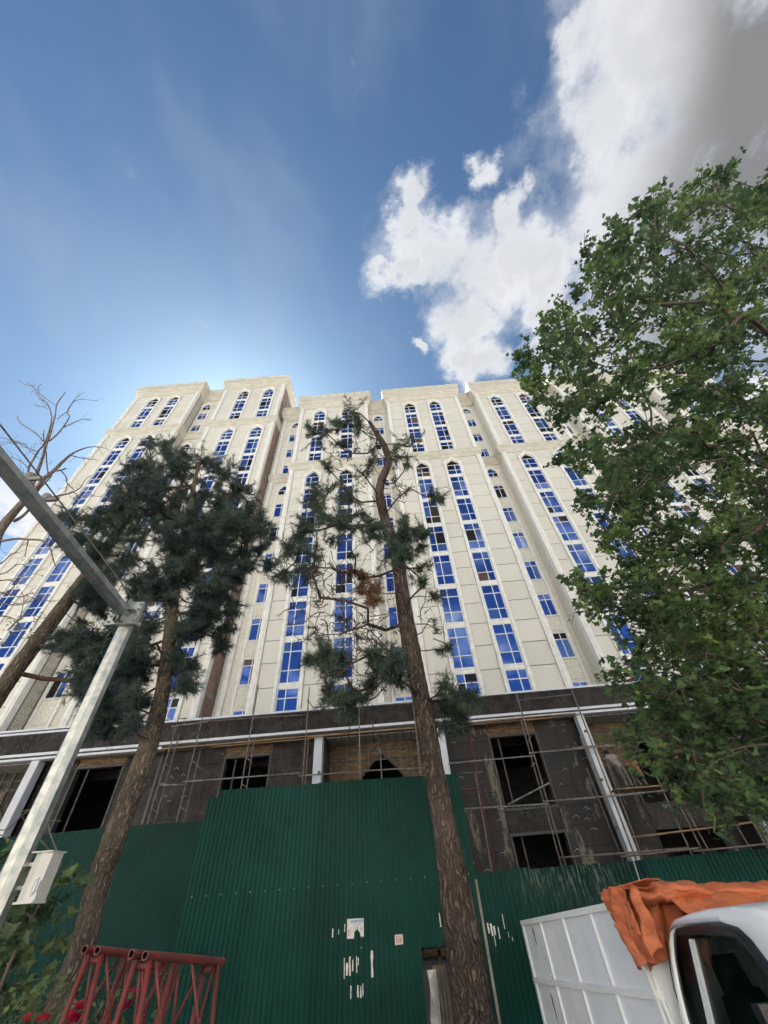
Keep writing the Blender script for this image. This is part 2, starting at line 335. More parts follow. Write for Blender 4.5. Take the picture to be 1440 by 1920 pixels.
def rough_wall():
    m = bpy.data.materials.new('stained_render'); m.use_nodes = True; t = m.node_tree; t.nodes.clear(); N = NT(t)
    p = N.n('ShaderNodeBsdfPrincipled'); o = N.n('ShaderNodeOutputMaterial'); g = N.n('ShaderNodeNewGeometry'); pos = g.outputs['Position']
    mp = N.n('ShaderNodeMapping'); mp.inputs['Scale'].default_value = (1.6, 1, 0.5); N.l(pos, mp.inputs[0])
    a = N.mr(N.noise(mp.outputs[0], 0.75, 9, 0.74, 0.2), 0.535, 0.60); b = N.noise(pos, 9, 5, 0.6)
    c = N.mix(b, (0.020, 0.017, 0.016), (0.052, 0.044, 0.038)); c2 = N.mix(b, (0.13, 0.11, 0.088), (0.27, 0.225, 0.17))
    N.l(N.mix(a, c, c2), p.inputs['Base Color']); p.inputs['Roughness'].default_value = 0.75
    bm_ = N.n('ShaderNodeBump'); bm_.inputs['Strength'].default_value = 0.5; N.l(b, bm_.inputs['Height']); N.l(bm_.outputs[0], p.inputs['Normal'])
    N.l(p.outputs[0], o.inputs[0]); M['stained_render'] = m
rough_wall()
def brick_mat():
    m = bpy.data.materials.new('brickwork'); m.use_nodes = True; t = m.node_tree; t.nodes.clear(); N = NT(t)
    p = N.n('ShaderNodeBsdfPrincipled'); o = N.n('ShaderNodeOutputMaterial'); g = N.n('ShaderNodeNewGeometry')
    s3 = N.n('ShaderNodeSeparateXYZ'); N.l(g.outputs['Position'], s3.inputs[0])
    v = N.comb(N.m('ADD', s3.outputs[0], s3.outputs[1]), s3.outputs[2])
    br = N.n('ShaderNodeTexBrick'); br.inputs['Scale'].default_value = 1.0; br.inputs['Brick Width'].default_value = 0.26; br.inputs['Row Height'].default_value = 0.085
    br.inputs['Mortar Size'].default_value = 0.014; br.inputs['Color1'].default_value = (0.34, 0.17, 0.11, 1); br.inputs['Color2'].default_value = (0.26, 0.14, 0.10, 1); br.inputs['Mortar'].default_value = (0.30, 0.27, 0.24, 1)
    N.l(v, br.inputs[0])
    f = N.mr(N.noise(g.outputs['Position'], 1.5, 6, 0.6), 0.4, 0.7)
    N.l(N.mix(N.m('MULTIPLY', f, 0.5), br.outputs[0], (0.13, 0.085, 0.07)), p.inputs['Base Color']); p.inputs['Roughness'].default_value = 0.9
    N.l(p.outputs[0], o.inputs[0]); M['brickwork'] = m
brick_mat()
def fence_mat(name, c, streak, zc_=None):
    m = bpy.data.materials.new(name); m.use_nodes = True; t = m.node_tree; t.nodes.clear(); N = NT(t)
    p = N.n('ShaderNodeBsdfPrincipled'); o = N.n('ShaderNodeOutputMaterial'); g = N.n('ShaderNodeNewGeometry'); pos = g.outputs['Position']
    a = N.noise(pos, 1.1, 5, 0.6); mp = N.n('ShaderNodeMapping'); mp.inputs['Scale'].default_value = (7, 1, 0.5); N.l(pos, mp.inputs[0])
    b = N.noise(mp.outputs[0], 2.5, 5, 0.6)
    cc = N.mix(N.mr(a, 0.35, 0.7), c, tuple(x*0.7 for x in c)); cc = N.mix(N.m('MULTIPLY', N.mr(b, 0.52, 0.75), 0.12), cc, (0.05, 0.10, 0.08))
    mp2 = N.n('ShaderNodeMapping'); mp2.inputs['Scale'].default_value = (38, 1, 5); N.l(pos, mp2.inputs[0])
    sc = N.mr(N.noise(mp2.outputs[0], 1.0, 4, 0.7), 0.70, 0.74)
    sp = N.mr(N.noise(pos, 26, 3, 0.7), 0.74, 0.78)
    sc = N.m('MULTIPLY', N.m('MAXIMUM', N.m('MULTIPLY', sc, streak), N.m('MULTIPLY', sp, 0.12)), 1.0)
    if zc_:   # scraped patch near the top of the right-hand stretch
        s3 = N.n('ShaderNodeSeparateXYZ'); N.l(pos, s3.inputs[0])
        k = N.m('MULTIPLY', N.mr(N.m('ABSOLUTE', N.m('SUBTRACT', s3.outputs[0], zc_[0])), zc_[1], zc_[1]*0.3), N.mr(s3.outputs[2], zc_[2]-0.65, zc_[2]-0.1))
        mp3 = N.n('ShaderNodeMapping'); mp3.inputs['Scale'].default_value = (30, 1, 2.2); N.l(pos, mp3.inputs[0])
        s4 = N.mr(N.noise(mp3.outputs[0], 1.6, 5, 0.75), 0.52, 0.66)
        sc = N.m('MAXIMUM', sc, N.m('MULTIPLY', N.m('MULTIPLY', s4, k), 0.6))
    oi = N.n('ShaderNodeObjectInfo'); hs = N.n('ShaderNodeHueSaturation'); N.l(N.m('ADD', 0.86, N.m('MULTIPLY', oi.outputs['Random'], 0.28)), hs.inputs['Value']); N.l(cc, hs.inputs['Color']); cc = hs.outputs[0]
    cc = N.mix(sc, cc, (0.42, 0.46, 0.42))
    N.l(cc, p.inputs['Base Color']); p.inputs['Roughness'].default_value = 0.5; p.inputs['Specular IOR Level'].default_value = 0.14; N.l(p.outputs[0], o.inputs[0]); M[name] = m
fence_mat('green_sheet', (0.003, 0.055, 0.044), 0.08)
fence_mat('green_sheet_r', (0.003, 0.050, 0.041), 0.25, (2.7, 1.3, 2.0))
fence_mat('green_sheet_l', (0.002, 0.040, 0.035), 0.05)
# ------------------------------------------------------------ ground
g = MB(); xs = [-600, -60, -20, 20, 60, 600]; ys = [-600, -40, 0, 2.5, 5.0, 7.5, 12, 60, 900]
for y in ys:
    for x in xs: g.v.append((x, y, ground_z(y)))
for j in range(len(ys)-1):
    for i in range(len(xs)-1):
        k = j*len(xs)+i; g.f.append((k, k+1, k+len(xs)+1, k+len(xs))); g.mi.append(0)
tag(g.build('ground', M['concrete_paving']), kind='structure')
g = MB(); g.box(-60, 60, 8.4, 9.45, -0.16, 0.0); tag(g.build('pavement', M['paving']), kind='structure')
g = MB(); g.box(-60, 60, 9.46, 23.9, -0.16, -0.02); tag(g.build('building_yard', M['soil']), kind='structure')

# ------------------------------------------------------------ the towers
YF = 25.0; YR = 26.4
def profile_sweep(path, prof, name, m, parent, z0=0.0, close_ends=True):
    """moulding along an axis-aligned plan path; prof = [(outward, z)...], outward is to the right of travel (-y when going +x)"""
    mb = MB(); n = len(prof); P = [Vector((p[0], p[1])) for p in path]
    for i, p in enumerate(P):
        d1 = (P[i]-P[i-1]).normalized() if i > 0 else None
        d2 = (P[i+1]-P[i]).normalized() if i < len(P)-1 else None
        d1 = d1 or d2; d2 = d2 or d1
        n1_ = Vector((d1.y, -d1.x)); n2_ = Vector((d2.y, -d2.x))
        k = n1_+n2_; k = k/(1+n1_.dot(n2_)) if (1+n1_.dot(n2_)) > 1e-6 else n1_
        for (o_, z) in prof: mb.v.append((p.x+k.x*o_, p.y+k.y*o_, z0+z))
    for i in range(len(P)-1):
        for j in range(n):
            j2 = (j+1) % n
            mb.f.append((i*n+j, (i+1)*n+j, (i+1)*n+j2, i*n+j2)); mb.mi.append(0)
    mb.f.append(tuple(range(n))); mb.mi.append(0)
    mb.f.append(tuple((len(P)-1)*n+j for j in reversed(range(n)))); mb.mi.append(0)
    return mb.build(name, m, parent)

def arch_outline(w, zs, za):
    """half-width w, spring height zs, apex za: pointed four-centred arch, list of (x, z) from right spring over the apex to left"""
    h = za-zs; r = [(w, zs), (w*.985, zs+.12*h), (w*.94, zs+.24*h), (w*.85, zs+.35*h), (w*.45, zs+.66*h)]
    pts = r+[(0, za)]+[(-x, z) for (x, z) in reversed(r)]
    return pts
CACHE = {}
def shared(key, fn):
    if key not in CACHE: CACHE[key] = fn()
    return CACHE[key]
BAR = 0.065
def frame_mesh(w, h, vx, hz, arch=0.0):
    """window frame with mullion at vx and transoms hz, origin at sill centre, front at y=0"""
    mb = MB(); b = BAR
    if arch <= 0:
        mb.box(-w/2, w/2, 0, .06, 0, b); mb.box(-w/2, w/2, 0, .06, h-b, h)
        mb.box(-w/2, -w/2+b, .001, .06, b, h-b); mb.box(w/2-b, w/2, .001, .06, b, h-b)
        for v in vx: mb.box(v-b/2, v+b/2, .002, .06, b, h-b)
        for z in hz: mb.box(-w/2+b, w/2-b, -.004, .06, z-b/2, z+b/2)
    else:
        mb.box(-w/2, w/2, 0, .06, 0, b)
        mb.box(-w/2, -w/2+b, .001, .06, b, h); mb.box(w/2-b, w/2, .001, .06, b, h)
        o_ = arch_outline(w/2, h, h+arch); i_ = arch_outline(w/2-b, h, h+arch-b*1.2)
        for k in range(len(o_)-1):
            q = [(o_[k][0], 0, o_[k][1]), (o_[k+1][0], 0, o_[k+1][1]), (i_[k+1][0], 0, i_[k+1][1]), (i_[k][0], 0, i_[k][1])]
            mb.add(q+[(x, .06, z) for (x, _, z) in q], [(0, 3, 2, 1), (0, 1, 5, 4), (2, 3, 7, 6), (4, 5, 6, 7)])
        for v in vx: mb.box(v-b/2, v+b/2, .002, .06, b, h)
        for z in hz: mb.box(-w/2+b, w/2-b, -.004, .06, z-b/2, z+b/2)
    return mb.mesh('window', M['pvc'])
def pane_cells(w, h, vx, hz):
    X = [-w/2+BAR]+[q for v in vx for q in (v-BAR/2, v+BAR/2)]+[w/2-BAR]
    Z = [BAR]+[q for z in hz for q in (z-BAR/2, z+BAR/2)]+[h-BAR]
    return [(X[i], X[i+1], Z[j], Z[j+1]) for i in range(0, len(X), 2) for j in range(0, len(Z), 2)]
def set_mat(o, m):
    o.material_slots[0].link = 'OBJECT'; o.material_slots[0].material = m
def pane_mat(open_p=0.07):
    r = random.random()
    if r < open_p: return M['glass_open']
    if r < open_p+0.025: return M['brown_film']
    if r < open_p+0.14: return M['glass_pale']
    return M['glass_b'] if r < 0.45 else M['glass']
def window(parent, x, y, z, w, h, vx, hz, arch=0.0, panes=False, open_p=0.07):
    vx = tuple(vx); hz = tuple(hz)
    o = link('window', shared(('fr', w, round(h, 2), vx, hz, arch), lambda: frame_mesh(w, h, vx, hz, arch)), parent, (x, y, z))
    cells = pane_cells(w, h+(0 if arch <= 0 else BAR), vx, hz)
    if panes:
        for (a, b, c, d) in cells:
            def mk(a=a, b=b, c=c, d=d): return MB().add([(a-.01, 0, c-.01), (b+.01, 0, c-.01), (b+.01, 0, d+.01), (a-.01, 0, d+.01)], [(0, 1, 2, 3)]).mesh('pane', M['glass'])
            mesh = shared(('pn', round(b-a, 3), round(d-c, 3)), lambda: MB().box(-(b-a)/2-.01, (b-a)/2+.01, 0, .008, -(d-c)/2-.01, (d-c)/2+.01).mesh('pane', M['glass']))
            p = link_local('pane', mesh, o, ((a+b)/2, .035, (c+d)/2))
            p.rotation_euler = (random.gauss(0, .006), 0, random.gauss(0, .006))
            pm = pane_mat(open_p); set_mat(p, pm)
    else:
        mb = MB(); mats = [M['glass'], M['glass_b'], M['glass_pale'], M['glass_open'], M['brown_film']]
        for (a, b, c, d) in cells:
            t1, t2 = random.gauss(0, .008), random.gauss(0, .008)
            mb.add([(a-.01, .035+t1*(-1)+t2, c-.01), (b+.01, .035+t1+t2, c-.01), (b+.01, .035+t1-t2, d+.01), (a-.01, .035-t1-t2, d+.01)], [(0, 1, 2, 3)], mats.index(pane_mat(open_p)))
        if arch > 0:
            pts = arch_outline(w/2-BAR*.6, h, h+arch-BAR*.6)
            mb.add([(p[0], .04, p[1]) for p in pts], [tuple(reversed(range(len(pts))))], random.choice([0, 1, 3, 3]))
        p = link_local('glazing', mb.mesh('glazing', mats), o)
    return o
def surround(parent, x, w, z0, zs, za, yb, yf, m, bw=0.24, name='window_surround'):
    """raised band both sides of a window column, closing in a pointed hood"""
    mb = MB()
    if za <= zs:
        mb.cbox(x-w/2-bw, x-w/2, yf, yb, z0, zs, .02); mb.cbox(x+w/2, x+w/2+bw, yf, yb, z0, zs, .02)
    else:
        mb.cbox(x-w/2-bw, x-w/2, yf, yb, z0, zs, .02); mb.cbox(x+w/2, x+w/2+bw, yf, yb, z0, zs, .02)
        o_ = arch_outline(w/2+bw, zs, za+bw*0.9); i_ = arch_outline(w/2, zs, za)
        for k in range(len(o_)-1):
            q = [(x+o_[k][0], yf, o_[k][1]), (x+o_[k+1][0], yf, o_[k+1][1]), (x+i_[k+1][0], yf+.03, i_[k+1][1]), (x+i_[k][0], yf+.03, i_[k][1])]
            mb.add(q+[(a, yb, c) for (a, _, c) in q], [(0, 3, 2, 1), (0, 1, 5, 4), (2, 3, 7, 6)])
        # hood moulding
        o2 = arch_outline(w/2+bw+.07, zs, za+bw*0.9+.09)
        for k in range(len(o_)-1):
            q = [(x+o2[k][0], yf-.09, o2[k][1]), (x+o2[k+1][0], yf-.09, o2[k+1][1]), (x+o_[k+1][0], yf-.09, o_[k+1][1]), (x+o_[k][0], yf-.09, o_[k][1])]
            mb.add(q+[(a, yf+.02, c) for (a, _, c) in q], [(0, 3, 2, 1), (0, 1, 5, 4), (2, 3, 7, 6)])
    return mb.build(name, m, parent)

def bay(parent, x0, x1, cols, lowS, archL, midC, upS, archU, topC, joints0, jpitch, pane_floors, detail=True, zbase=9.0):
    """one projecting bay: solid, pilasters, cladding panels, window columns in a lower and an upper tier"""
    MB().box(x0+.02, x1-.02, YF+.2, YR+.5, zbase-.5, topC[1]-.1).build('bay_wall', M['recess'], parent)
    PW = 0.45; WW = 1.4; BW = 0.24
    MB().box(x0+.2, x1-.2, YF+.17, YF+.195, zbase-.3, topC[0]).build('joint_backing', M['backwall'], parent)
    for (za, zb) in ((zbase, midC[0]), (midC[1], topC[0])):
        for (a, b) in ((x0, x0+PW), (x1-PW, x1)):
            mb = MB(); mb.cbox(a, b, YF-.16, YF+.35, za, zb, .03); mb.cbox(a+.12, b-.12, YF-.20, YF-.1, za+.05, zb-.15, .02); mb.build('pilaster', M['trim'], parent)
    edges = [x0+PW]+[q for c in cols for q in (c-WW/2-BW, c+WW/2+BW)]+[x1-PW]
    strips = [(edges[i], edges[i+1]) for i in range(0, len(edges), 2)]
    for (za, zb, arch) in ((zbase, midC[0], archL), (midC[1], topC[0], archU)):
        # cladding panels
        zj = [joints0+jpitch*k for k in range(-20, 40)]
        zj = [za]+[z for z in zj if za+.5 < z < zb-.35]+[zb]
        if detail:
            for (a, b) in strips:
                for k in range(len(zj)-1):
                    h = zj[k+1]-zj[k]; w = b-a
                    me = shared(('panel', round(w, 3), round(h, 3)), lambda: MB().cbox(-w/2+.022, w/2-.022, 0, .168, -h/2+.022, h/2-.022, .015).mesh('panel', M['travertine']))
                    link('panel', me, parent, ((a+b)/2, YF+random.uniform(-.004, .004), (zj[k]+zj[k+1])/2))
        else:
            mb = MB()
            for (a, b) in strips:
                for k in range(len(zj)-1): mb.cbox(a+.022, b-.022, YF, YF+.168, zj[k]+.022, zj[k+1]-.022, .015)
            tag(mb.build('panel', M['travertine'], parent), kind='stuff')
        for c in cols:
            surround(parent, c, WW, za, arch[1], arch[2], YF+.2, YF-.14, M['trim'], BW)
            # wall filling between hood and tier top
            mb = MB(); o_ = arch_outline(WW/2+BW, arch[1], arch[2]+BW*.9)
            for k in range(len(o_)-1):
                mb.add([(c+o_[k][0], YF+.012, o_[k][1]), (c+o_[k][0], YF+.012, zb), (c+o_[k+1][0], YF+.012, zb), (c+o_[k+1][0], YF+.012, o_[k+1][1])], [(0, 1, 2, 3)])
            mb.build('panel', M['travertine'], parent)
    for ci, c in enumerate(cols):
        s = 1 if ci == 0 else -1; vx = (-0.14*s,)
        for tier, (sills, arch) in enumerate(((lowS, archL), (upS, archU))):
            for k, (z, h) in enumerate(sills):
                hz = (h*0.29, h*0.74) if h > 2 else (h*0.62,)
                window(parent, c, YF+.03, z, WW, h, vx, hz, panes=(tier == 0 and k < pane_floors), open_p=random.choice((.03, .06, .20)))
                if True:
                    nxt = sills[k+1][0] if k+1 < len(sills) else arch[0]
                    gap = nxt-(z+h)
                    me = shared(('spandrel', round(gap, 2)), lambda: MB().cbox(-WW/2-.002, WW/2+.002, 0, .18, 0, gap-.07, .012).cbox(-WW/2+.002, WW/2-.002, -.03, .17, gap-.07, gap-.001, .01).mesh('spandrel', M['trim']))
                    link('spandrel', me, parent, (c, YF+.01, z+h))
            z, zs, zp = arch
            window(parent, c, YF+.03, z, WW, zs-z, vx, ((zs-z)*0.45, (zs-z)-.02), arch=zp-zs, open_p=0.2)

def recess(parent, x0, x1, cx, lowS, archL, midC, upS, archU, topC, zbase=9.0, w=1.2):
    MB().box(x0-.3, x1+.3, YR+.12, YR+.6, zbase-.5, topC[1]-.1).build('recess_wall', M['recess'], parent)
    for (za, zb, sills, arch) in ((zbase, midC[0], lowS, archL), (midC[1], topC[0], upS, archU)):
        surround(parent, cx, w, za, arch[1], arch[2], YR+.12, YR-.02, M['trim'], 0.2)
        allz = [s[0] for s in sills]+[arch[0]]
        for k, (z, h) in enumerate(sills):
            window(parent, cx, YR+.03, z, w, h, (0.08,), (h*0.72,) if h > 1 else (), open_p=0.12)
            nxt = allz[k+1]; gap = nxt-(z+h)
            me = shared(('spandrel_r', round(gap, 2), w), lambda: MB().cbox(-w/2, w/2, .04, .15, 0, gap-.08, .01).cbox(-w/2-.06, w/2+.06, -.02, .15, gap-.08, gap, .01).cbox(-w/2+.08, w/2-.08, .01, .1, .16, gap-.24, .02).mesh('spandrel', M['recess']))
            link('spandrel', me, parent, (cx, YR, z+h))
        z, zs, zp = arch
        window(parent, cx, YR+.05, z, w, zs-z, (0.08,), ((zs-z)-.02,), arch=zp-zs, open_p=0.4)

CORN_TOP = lambda a, b: [(0, a), (.10, a), (.12, a+.18), (.18, a+.30), (.28, a+.55), (.30, a+.75), (.36, a+.80), (.38, a+1.2), (.46, a+1.28), (.48, b-.25), (.54, b-.2), (.54, b), (0, b)]
CORN_MID = lambda a, b: [(0, a), (.10, a), (.12, a+.10), (.15, a+.22), (.21, a+.36), (.22, a+.45), (.26, a+.47), (.28, b-.18), (.32, b-.14), (.32, b), (0, b)]
STEP = 3.265
# right-hand tower
tR = empty('apartment_tower', (10.5, YF, 0))
tag(tR, 'long cream apartment tower right of the narrow dark gap, behind the sparse pine', 'building')
lowR = [(9.4, 2.4)]+[(12.10+STEP*k, 2.92) for k in range(6)]; archLR = (31.70, 33.20, 34.05); midR = (34.45, 35.65)
upR = [(35.72, 1.68), (37.72, 2.9), (40.95, 2.95)]; archUR = (44.25, 45.80, 46.65); topR = (47.15, 49.85)
bays = [(-9.6, -0.95, (-7.08, -3.60)), (1.5, 10.7, (4.36, 7.54)), (12.95, 21.3, (15.34, 18.95)), (23.55, 32.4, (26.2, 29.7)), (34.7, 43.0, (37.1, 40.6))]
for i, (a, b, cs) in enumerate(bays):
    bay(tR, a, b, cs, lowR, archLR, midR, upR, archUR, topR, 21.69, 1.6325, 5 if i < 3 else 0, detail=i < 3)
rlow = [(9.6, 1.6)]+[(12.8+STEP*k, 1.9) for k in range(6)]; rarchL = (32.4, 33.1, 33.9); rup = [(35.95, 1.5), (39.0, 1.5), (42.2, 1.5)]; rarchU = (45.3, 45.9, 46.6)
for (a, b, cx) in ((-12.1, -9.6, -10.4), (-0.95, 1.5, 0.26), (10.7, 12.95, 11.75), (21.3, 23.55, 22.4), (32.4, 34.7, 33.5)):
    recess(tR, a, b, cx, rlow, rarchL, midR, rup, rarchU, topR)
for (za, zb) in ((9.0, midR[0]), (midR[1], topR[0])):
    MB().cbox(-12.1, -11.75, YR-.1, YR+.3, za, zb, .02).build('pilaster', M['trim'], tR)
pathR = [(-12.1, YR+.4), (-12.1, YR+.1), (-9.6, YR+.1)]
for i, (a, b, cs) in enumerate(bays):
    pathR += [(a, YR+.1), (a, YF+.05), (b, YF+.05), (b, YR+.1)]
seen = []; [seen.append(p) for p in pathR if p not in seen]; pathR = seen
profile_sweep(pathR, CORN_MID(*midR), 'cornice', M['cornice'], tR)
profile_sweep(pathR, CORN_TOP(*topR), 'cornice', M['cornice'], tR)
MB().box(-12.1, 43, YR+.55, 41, 8, 48.9).build('tower_core', M['unlit_interior'], tR)
MB().box(-12.0, 43.0, YR+.3, 41, 48.9, 49.2).build('roof', M['roof'], tR)

# left-hand tower
tL = empty('apartment_tower', (-23.3, YF, 0))
tag(tL, 'taller cream apartment tower with brick end wall, left of the narrow dark gap', 'building')
lowL = [(9.4, 2.4)]+[(12.33+STEP*k, 2.92) for k in range(9)]; archLL = (41.75, 43.2, 44.1); midL = (44.7, 45.95)
upL = [(46.2, 1.75), (48.28, 2.95)]; archUL = (51.55, 53.1, 53.98); topL = (54.55, 57.0)
baysL = [(-33.95, -24.9, (-30.95, -28.08)), (-21.2, -12.65, (-18.2, -14.7))]
for i, (a, b, cs) in enumerate(baysL):
    bay(tL, a, b, cs, lowL, archLL, midL, upL, archUL, topL, 21.9, 1.6325, 4, detail=True)
rlowL = [(9.6, 1.6)]+[(13.0+STEP*k, 1.9) for k in range(9)]
recess(tL, -24.9, -21.2, -23.95, rlowL, (42.4, 43.0, 43.8), midL, [(46.6, 1.5), (49.5, 1.6)], (52.0, 52.9, 53.7), topL)
pathL = [(-33.95, YR+.4), (-33.95, YF+.05), (-24.9, YF+.05), (-24.9, YR+.1), (-21.2, YR+.1), (-21.2, YF+.05), (-12.65, YF+.05), (-12.65, YR+2.5)]
profile_sweep(pathL, CORN_MID(*midL), 'cornice', M['cornice'], tL)
profile_sweep(pathL, CORN_TOP(*topL), 'cornice', M['cornice'], tL)
MB().box(-33.9, -12.7, YR+.55, 41, 8, 56.0).build('tower_core', M['unlit_interior'], tL)
MB().box(-12.72, -12.55, YF+.36, 40.9, 8.6, 54.5).build('brick_end_wall', M['brickwork'], tL)
MB().box(-33.9, -12.8, YR+.3, 41, 56.0, 56.3).build('roof', M['roof'], tL)
for k in range(14):      # floor slab edges that show in the brick end wall
    z = 11.9+STEP*k
    MB().box(-12.60, -12.52, YF+.37, 38, z, z+.32).build('slab_edge', M['concrete'], tL)
MB().box(-12.62, -12.48, YR+.15, YR+.75, 8.6, 54.4).build('corner_column', M['concrete'], tL)
# pierced screens on the return of the left bay
def lattice():
    mb = MB(); c = 0.1813
    for j in range(18):
        for i in range(5):
            y0 = i*c; z0 = j*c; o = [(y0, z0), (y0+c, z0), (y0+c, z0+c), (y0, z0+c)]
            r = 0.068 if (i+j) % 2 else 0.05; ctr = (y0+c/2, z0+c/2)
            hx = [(ctr[0]+r*math.cos(math.pi/8+math.pi/4*q)*(1.0 if q % 2 else .8), ctr[1]+r*math.sin(math.pi/8+math.pi/4*q)) for q in range(8)]
            o8 = []
            for q in range(8):
                a = math.pi/8+math.pi/4*q; dx, dz = math.cos(a), math.sin(a); k = (c/2)/max(abs(dx), abs(dz)); o8.append((ctr[0]+dx*k, ctr[1]+dz*k))
            b = len(mb.v)
            for (y, z) in hx: mb.v.append((0, y, z))
            for (y, z) in o8: mb.v.append((0, y, z))
            for (y, z) in hx: mb.v.append((-.07, y, z))
            for q in range(8):
                q2 = (q+1) % 8
                mb.f += [(b+q, b+8+q, b+8+q2, b+q2), (b+q, b+q2, b+16+q2, b+16+q)]; mb.mi += [0, 0]
            for cr in ((0, 1), (1, 1), (0, 0), (1, 0)):
                cyz = (y0+cr[0]*c, z0+cr[1]*c)
                near = sorted(range(8), key=lambda q: (o8[q][0]-cyz[0])**2+(o8[q][1]-cyz[1])**2)[:2]
                mb.add([(0, *o8[near[0]]), (0, *o8[near[1]]), (0, *cyz)], [(0, 1, 2)])
    return mb.mesh('lattice_screen', M['cornice'])
lat = lattice()
for k in range(14):
    z = 9.2+STEP*k
    if 44 < z+1.5 < 46.5 or z > 52: continue
    if z > 43: z += 0.6
    link('lattice_screen', lat, tL, (-24.83, YF+.42, z))
MB().box(-24.98, -24.895, YF+.36, YR+.12, 9.0, 54.5).build('screen_backing', M['backwall'], tL)

# ------------------------------------------------------------ podium
pod = empty('podium_building', (-3, 24, 0))
tag(pod, 'dark stone podium under construction below the cream towers, with white trim lines', 'building')
PB = 23.6; PW_ = 24.4; PRc = 25.6; PX0, PX1 = -40.0, 40.0
# fascia band in stone slabs with white trims
x = PX0; k = 0
while x < PX1:
    w = 1.5
    link('stone_slab', shared(('slab', w), lambda: MB().cbox(-w/2+.004, w/2-.004, 0, .12, 0, .98, .006).mesh('stone_slab', M['dark_stone'])), pod, (x+w/2, PB+random.uniform(-.004, .004), 8.80)); x += w
MB().box(PX0, PX1, PB+.12, YR+.5, 8.5, 9.76).build('fascia_core', M['concrete'], pod)
prof = MB(); prof.box(PX0, PX1, PB-.12, PB+.3, 9.80, 9.90); prof.box(PX0, -13.6, PB-.05, PB+.3, 10.0, 10.10); prof.build('top_trim', M['white_metal'], pod)
MB().box(PX0, -13.6, PB+.02, PB+.3, 9.90, 10.0).build('trim_gap', M['black_trim'], pod)
MB().box(PX0, PX1, PB-.10, PB+.3, 8.66, 8.79).build('bottom_trim', M['white_metal'], pod)
MB().box(PX0, PX1, PB-.02, PB+.3, 8.57, 8.66).build('trim_gap', M['black_trim'], pod)
MB().box(PX0, -13.4, PB-.08, PB+.3, 8.46, 8.57).box(2.0, PX1, PB-.08, PB+.3, 8.46, 8.57).build('bottom_trim', M['white_metal'], pod)
# white columns
for cxp, wd in ((-27.3, .46), (-20.5, .46), (-4.68, .46), (2.10, .40), (9.9, .40), (16.5, .46), (24.0, .46)):
    mb = MB(); mb.cbox(cxp-wd/2, cxp+wd/2, PB+.1, PB+.6, -.02, 8.46, .02); mb.build('column', M['white_metal'], pod)
# walls: solid stretches with rectangular openings, and set-back brick stretches with arches
def pier(x0, x1, z0, z1, m='dark_stone', y=PW_, nm='stone_slab', hs=0.8, ws=1.05):
    """cladding slabs over a stretch of wall"""
    nx = max(1, round((x1-x0)/ws)); nz = max(1, round((z1-z0)/hs)); w = (x1-x0)/nx; h = (z1-z0)/nz
    for i in range(nx):
        for j in range(nz):
            me = shared(('ps', m, round(w, 3), round(h, 3)), lambda: MB().cbox(-w/2+.004, w/2-.004, 0, .1, -h/2+.004, h/2-.004, .005).mesh(nm, M[m]))
            link(nm, me, pod, (x0+w*(i+.5), y+random.uniform(-.008, .008), z0+h*(j+.5)))
def opening(x0, x1, z0, z1, y=PW_):
    MB().box(x0-.1, x0, y-.04, y+.3, z0, z1).box(x1, x1+.1, y-.04, y+.3, z0, z1).box(x0-.1, x1+.1, y-.05, y+.3, z1, z1+.12).box(x0-.12, x1+.12, y-.07, y+.3, z0-.12, z0).build('opening_frame', M['frame_dark'], pod)
    MB().box(x0+.45, x0+.52, y+.2, y+.28, z0, z1).build('inner_post', M['frame_dark'], pod)
def wall_with_openings(x0, x1, ops, m, ztop=8.5):
    """ops = [(xa, xb, [(za, zb), ...])]"""
    cur = x0
    for (a, b, zs) in ops:
        pier(cur, a-.1, -.02, ztop, m)
        zc2 = -.02
        for (z0, z1) in zs:
            if z0-.12-zc2 > .15: pier(a-.1, b+.1, zc2, z0-.12, 'dark_stone')
            opening(a, b, z0, z1); zc2 = z1+.12
        if ztop-zc2 > .1: bricks(a-.1, b+.1, zc2, ztop, PW_+.04)
        cur = b+.1
    pier(cur, x1, -.02, ztop, m)
BRM = [mat('brick_a', (0.24, 0.155, 0.088), 0.9, var=0.25, scale=9), mat('brick_b', (0.17, 0.11, 0.068), 0.9, var=0.3, scale=9), mat('brick_c', (0.27, 0.195, 0.12), 0.9, var=0.2, scale=9)]
def bricks(x0, x1, z0, z1, y, hole=None):
    """courses too small to pick apart singly: real bricks joined into one part, over a mortar bed"""
    mb = MB(); ch = 0.088; bl = 0.27
    j = 0; z = z0
    while z+ch*.5 < z1:
        x = x0-(bl/2 if j % 2 else 0)
        while x < x1:
            a, b = max(x, x0), min(x+bl, x1)
            if b-a > .05:
                ctr = (a+b)/2
                if hole is None or not hole(ctr, z+ch/2):
                    d = random.uniform(-.012, .012)
                    mb.add([(a+.009, y+d, z+.009), (b-.009, y+d, z+.009), (b-.009, y+d, min(z+ch, z1)-.009), (a+.009, y+d, min(z+ch, z1)-.009), (a+.004, y+.05, z+.004), (b-.004, y+.05, z+.004), (b-.004, y+.05, min(z+ch, z1)-.004), (a+.004, y+.05, min(z+ch, z1)-.004)],
                           [(0, 1, 2, 3), (0, 4, 5, 1), (1, 5, 6, 2), (2, 6, 7, 3), (3, 7, 4, 0)], random.choice([0, 0, 1, 1, 2]))
            x += bl
        z += ch; j += 1
    return tag(mb.build('brickwork', BRM, pod), kind='stuff')
wall_with_openings(2.3, 9.7, [(4.82, 7.35, [(0.6, 3.62), (4.7, 7.86)])], 'stained_render')
wall_with_openings(-13.6, -4.9, [(-9.97, -7.5, [(0.6, 3.6), (4.7, 7.92)])], 'dark_stone')
